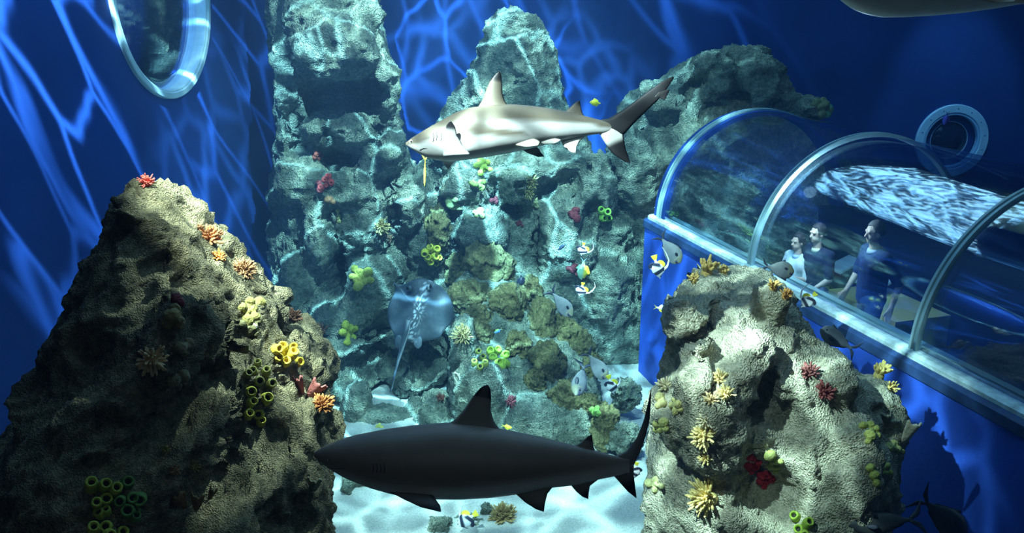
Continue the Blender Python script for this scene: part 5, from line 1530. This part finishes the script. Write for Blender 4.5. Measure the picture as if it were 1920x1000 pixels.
# ================================================================== LIGHT
def caustic_light(name, loc, target, power, col, half_deg, blend=0.2, size=0.04, gobo=0.0, scale=9.0, width=0.10, base=0.35, seed=0.0):
    ld = bpy.data.lights.new(name, 'SPOT')
    ld.energy = power; ld.color = col
    ld.spot_size = math.radians(2 * half_deg); ld.spot_blend = blend
    ld.shadow_soft_size = size
    o = bpy.data.objects.new(name, ld); COL.objects.link(o)
    o.location = loc
    d = (Vector(target) - Vector(loc)).normalized()
    o.rotation_euler = d.to_track_quat('-Z', 'Y').to_euler()
    if gobo:   # light broken up by the rippled water surface: a net of bright lines
        ld.use_nodes = True
        nt = ld.node_tree; L = nt.links.new
        em = nt.nodes['Emission']
        x, y, _ = frame_of(d)
        g = N(nt, 'ShaderNodeNewGeometry')
        def dot(vec):
            n = N(nt, 'ShaderNodeVectorMath', operation='DOT_PRODUCT'); L(g.outputs['Incoming'], n.inputs[0]); n.inputs[1].default_value = vec
            return n.outputs['Value']
        dx, dy, dz = dot(x), dot(y), dot(d)
        def div(a):
            n = N(nt, 'ShaderNodeMath', operation='DIVIDE'); L(a, n.inputs[0]); L(dz, n.inputs[1]); return n.outputs[0]
        cmb = N(nt, 'ShaderNodeCombineXYZ'); L(div(dx), cmb.inputs[0]); L(div(dy), cmb.inputs[1]); cmb.inputs[2].default_value = seed
        nz = N(nt, 'ShaderNodeTexNoise', inp={'Scale': scale * 0.8, 'Detail': 2.0}); L(cmb.outputs[0], nz.inputs['Vector'])
        sb = N(nt, 'ShaderNodeVectorMath', operation='MULTIPLY_ADD'); L(nz.outputs['Color'], sb.inputs[0])
        sb.inputs[1].default_value = (0.7 / scale,) * 3; L(cmb.outputs[0], sb.inputs[2])
        vo = N(nt, 'ShaderNodeTexVoronoi', feature='DISTANCE_TO_EDGE', inp={'Scale': scale}); L(sb.outputs[0], vo.inputs['Vector'])
        mr = N(nt, 'ShaderNodeMapRange', interpolation_type='SMOOTHSTEP', inp={'From Min': 0.0, 'From Max': width, 'To Min': 1.0, 'To Max': 0.0})
        L(vo.outputs['Distance'], mr.inputs['Value'])
        n2 = N(nt, 'ShaderNodeTexNoise', inp={'Scale': scale * 0.55, 'Detail': 1.0}); L(cmb.outputs[0], n2.inputs['Vector'])
        m2 = N(nt, 'ShaderNodeMapRange', inp={'From Min': 0.35, 'From Max': 0.65, 'To Min': 0.25, 'To Max': 1.0}); L(n2.outputs['Fac'], m2.inputs['Value'])
        pw_ = N(nt, 'ShaderNodeMath', operation='POWER', inp={1: 2.0}); L(mr.outputs['Result'], pw_.inputs[0])
        mu = N(nt, 'ShaderNodeMath', operation='MULTIPLY'); L(pw_.outputs[0], mu.inputs[0]); L(m2.outputs['Result'], mu.inputs[1])
        ma = N(nt, 'ShaderNodeMath', operation='MULTIPLY_ADD', inp={1: gobo}); L(mu.outputs[0], ma.inputs[0])
        ba = N(nt, 'ShaderNodeMath', operation='MULTIPLY', inp={1: base}); L(m2.outputs['Result'], ba.inputs[0]); L(ba.outputs[0], ma.inputs[2])
        L(ma.outputs[0], em.inputs['Strength'])
    return o

def area_light(name, loc, target, power, col, sx, sy):
    ld = bpy.data.lights.new(name, 'AREA'); ld.shape = 'RECTANGLE'; ld.size = sx; ld.size_y = sy
    ld.energy = power; ld.color = col
    o = bpy.data.objects.new(name, ld); COL.objects.link(o)
    o.location = loc
    o.rotation_euler = (Vector(target) - Vector(loc)).to_track_quat('-Z', 'Y').to_euler()
    return o

# main lamp, from above the viewing side: upper shark and the reef behind it
caustic_light('tank_lamp', (-0.6, 2.0, 8.2), (0.75, 6.9, 3.2), 300, (1.0, 0.93, 0.82), 19, 0.5, 0.06, 1.2, 15.0, 0.22, 0.8, 1.7)
# lamp over the middle of the tank: right rock, sand and reef, from the upper left
caustic_light('tank_lamp', (-2.0, 3.4, 7.5), (0.85, 8.2, 0.9), 7400, (1.0, 0.95, 0.80), 26, 0.6, 0.05, 2.4, 13.0, 0.2, 0.6, 3.1)
caustic_light('tank_lamp', (0.6, 7.4, 9.6), (-0.7, 12.3, 2.2), 10000, (1.0, 0.95, 0.80), 30, 0.5, 0.05, 2.4, 12.0, 0.2, 0.55, 6.1)
caustic_light('tank_lamp', (0.3, 8.4, 9.5), (-0.1, 8.5, 0), 5200, (1.0, 0.97, 0.85), 13, 0.5, 0.05, 2.0, 12.0, 0.2, 0.6, 8.1)
caustic_light('tank_lamp', (1.6, 11.2, 9.0), (1.45, 12.0, 0), 3000, (1.0, 0.97, 0.85), 9, 0.5, 0.05, 2.0, 12.0, 0.2, 0.6, 9.1)
# small lamp behind the left rock, on its right-hand ridge
caustic_light('tank_lamp', (0.4, 8.0, 7.5), (-2.0, 5.3, 3.3), 4200, (1.0, 0.92, 0.72), 16, 0.5, 0.05, 1.6, 14.0, 0.2, 0.6, 4.4)
# lamps that rake down the left wall and the back wall
caustic_light('wall_lamp', (-1.9, 3.0, 13.0), (-3.2, 11.5, 4.2), 13500, (1.0, 0.97, 0.92), 22, 0.4, 0.02, 12.0, 16.0, 0.075, 0.15, 5.3)
caustic_light('wall_lamp', (-3.0, 11.2, 13.0), (0.0, 14.3, 4.8), 4600, (1.0, 0.97, 0.92), 22, 0.6, 0.03, 7.0, 12.0, 0.13, 0.2, 7.7)
# soft overhead fill panel, added to raise the ambient level
wg = area_light('overhead_fill', (1.5, 7.6, 9.5), (1.5, 7.61, 0), 420, (0.55, 0.78, 1.0), 9, 7.5)
area_light('front_fill', (0.3, -2.5, 6.2), (0.3, 4, 3.5), 18, (1.0, 0.9, 0.8), 3.5, 1.5)  # warm fill added behind the camera to lift the lower shark
caustic_light('wall_lamp', (PX - 0.6, 12.6, 8.0), (PX, 14.9, PZ), 420, (0.9, 0.97, 1.0), 17, 0.6, 0.1)
def point_light(name, loc, power, col, r=0.08):
    ld = bpy.data.lights.new(name, 'POINT'); ld.energy = power; ld.color = col; ld.shadow_soft_size = r
    o = bpy.data.objects.new(name, ld); COL.objects.link(o); o.location = loc
point_light('window_fill', WO - WN * 0.6 + WD * 0.2 + Vector((0, 0, 6.9)), 260, (0.6, 0.8, 1.0))  # blue point light added behind the pane to tint the window
point_light('visitor_fill', T(5.95, 8.3, 3.35), 130, (1.0, 0.95, 0.85))  # point light added inside the tunnel to brighten the visitors' faces
# added light panel with a ripple pattern, placed to mirror in the tunnel roof
sk = area_light('ripple_panel', (1.8, 14.2, 9.2), (1.8, 14.1, 0), 360, (0.75, 0.9, 1.0), 6.6, 4.2)
for lo_, hi_, src in ((0.05, 1.6, sk), (0.2, 1.5, wg)):
    ld = src.data; ld.use_nodes = True; nt = ld.node_tree
    g = N(nt, 'ShaderNodeNewGeometry')
    mp = N(nt, 'ShaderNodeVectorMath', operation='MULTIPLY'); nt.links.new(g.outputs['Position'], mp.inputs[0]); mp.inputs[1].default_value = (1.6, 2.6, 1.0)
    nz = N(nt, 'ShaderNodeTexNoise', inp={'Scale': 1.0, 'Detail': 3.0, 'Distortion': 1.2}); nt.links.new(mp.outputs[0], nz.inputs['Vector'])
    mr = N(nt, 'ShaderNodeMapRange', inp={'From Min': 0.46, 'From Max': 0.60, 'To Min': lo_, 'To Max': hi_}); nt.links.new(nz.outputs['Fac'], mr.inputs['Value'])
    nt.links.new(mr.outputs['Result'], nt.nodes['Emission'].inputs['Strength'])


w = bpy.data.worlds.new('world'); S.world = w; w.use_nodes = True
nt = w.node_tree
bg = nt.nodes['Background']; bg.inputs['Color'].default_value = (0.01, 0.03, 0.08, 1); bg.inputs['Strength'].default_value = 0.0
ab = N(nt, 'ShaderNodeVolumeAbsorption'); ab.inputs['Color'].default_value = (0.0, 0.57, 0.80, 1); ab.inputs['Density'].default_value = 0.075
sc_ = N(nt, 'ShaderNodeVolumeScatter'); sc_.inputs['Color'].default_value = (0.2, 0.47, 1.0, 1); sc_.inputs['Density'].default_value = 0.0065
sc_.inputs['Anisotropy'].default_value = 0.2
ad = N(nt, 'ShaderNodeAddShader')
nt.links.new(ab.outputs[0], ad.inputs[0]); nt.links.new(sc_.outputs[0], ad.inputs[1])
nt.links.new(ad.outputs[0], nt.nodes['World Output'].inputs['Volume'])

S.view_settings.view_transform = 'Standard'
S.view_settings.look = 'None'
S.view_settings.gamma = 1.0
S.view_settings.exposure = 0.2
S.view_settings.use_curve_mapping = False
S.cycles.use_denoising = True
S.cycles.max_bounces = 6
S.cycles.diffuse_bounces = 3
S.cycles.glossy_bounces = 3
S.cycles.transparent_max_bounces = 24
S.cycles.volume_bounces = 0
S.cycles.sample_clamp_indirect = 6.0
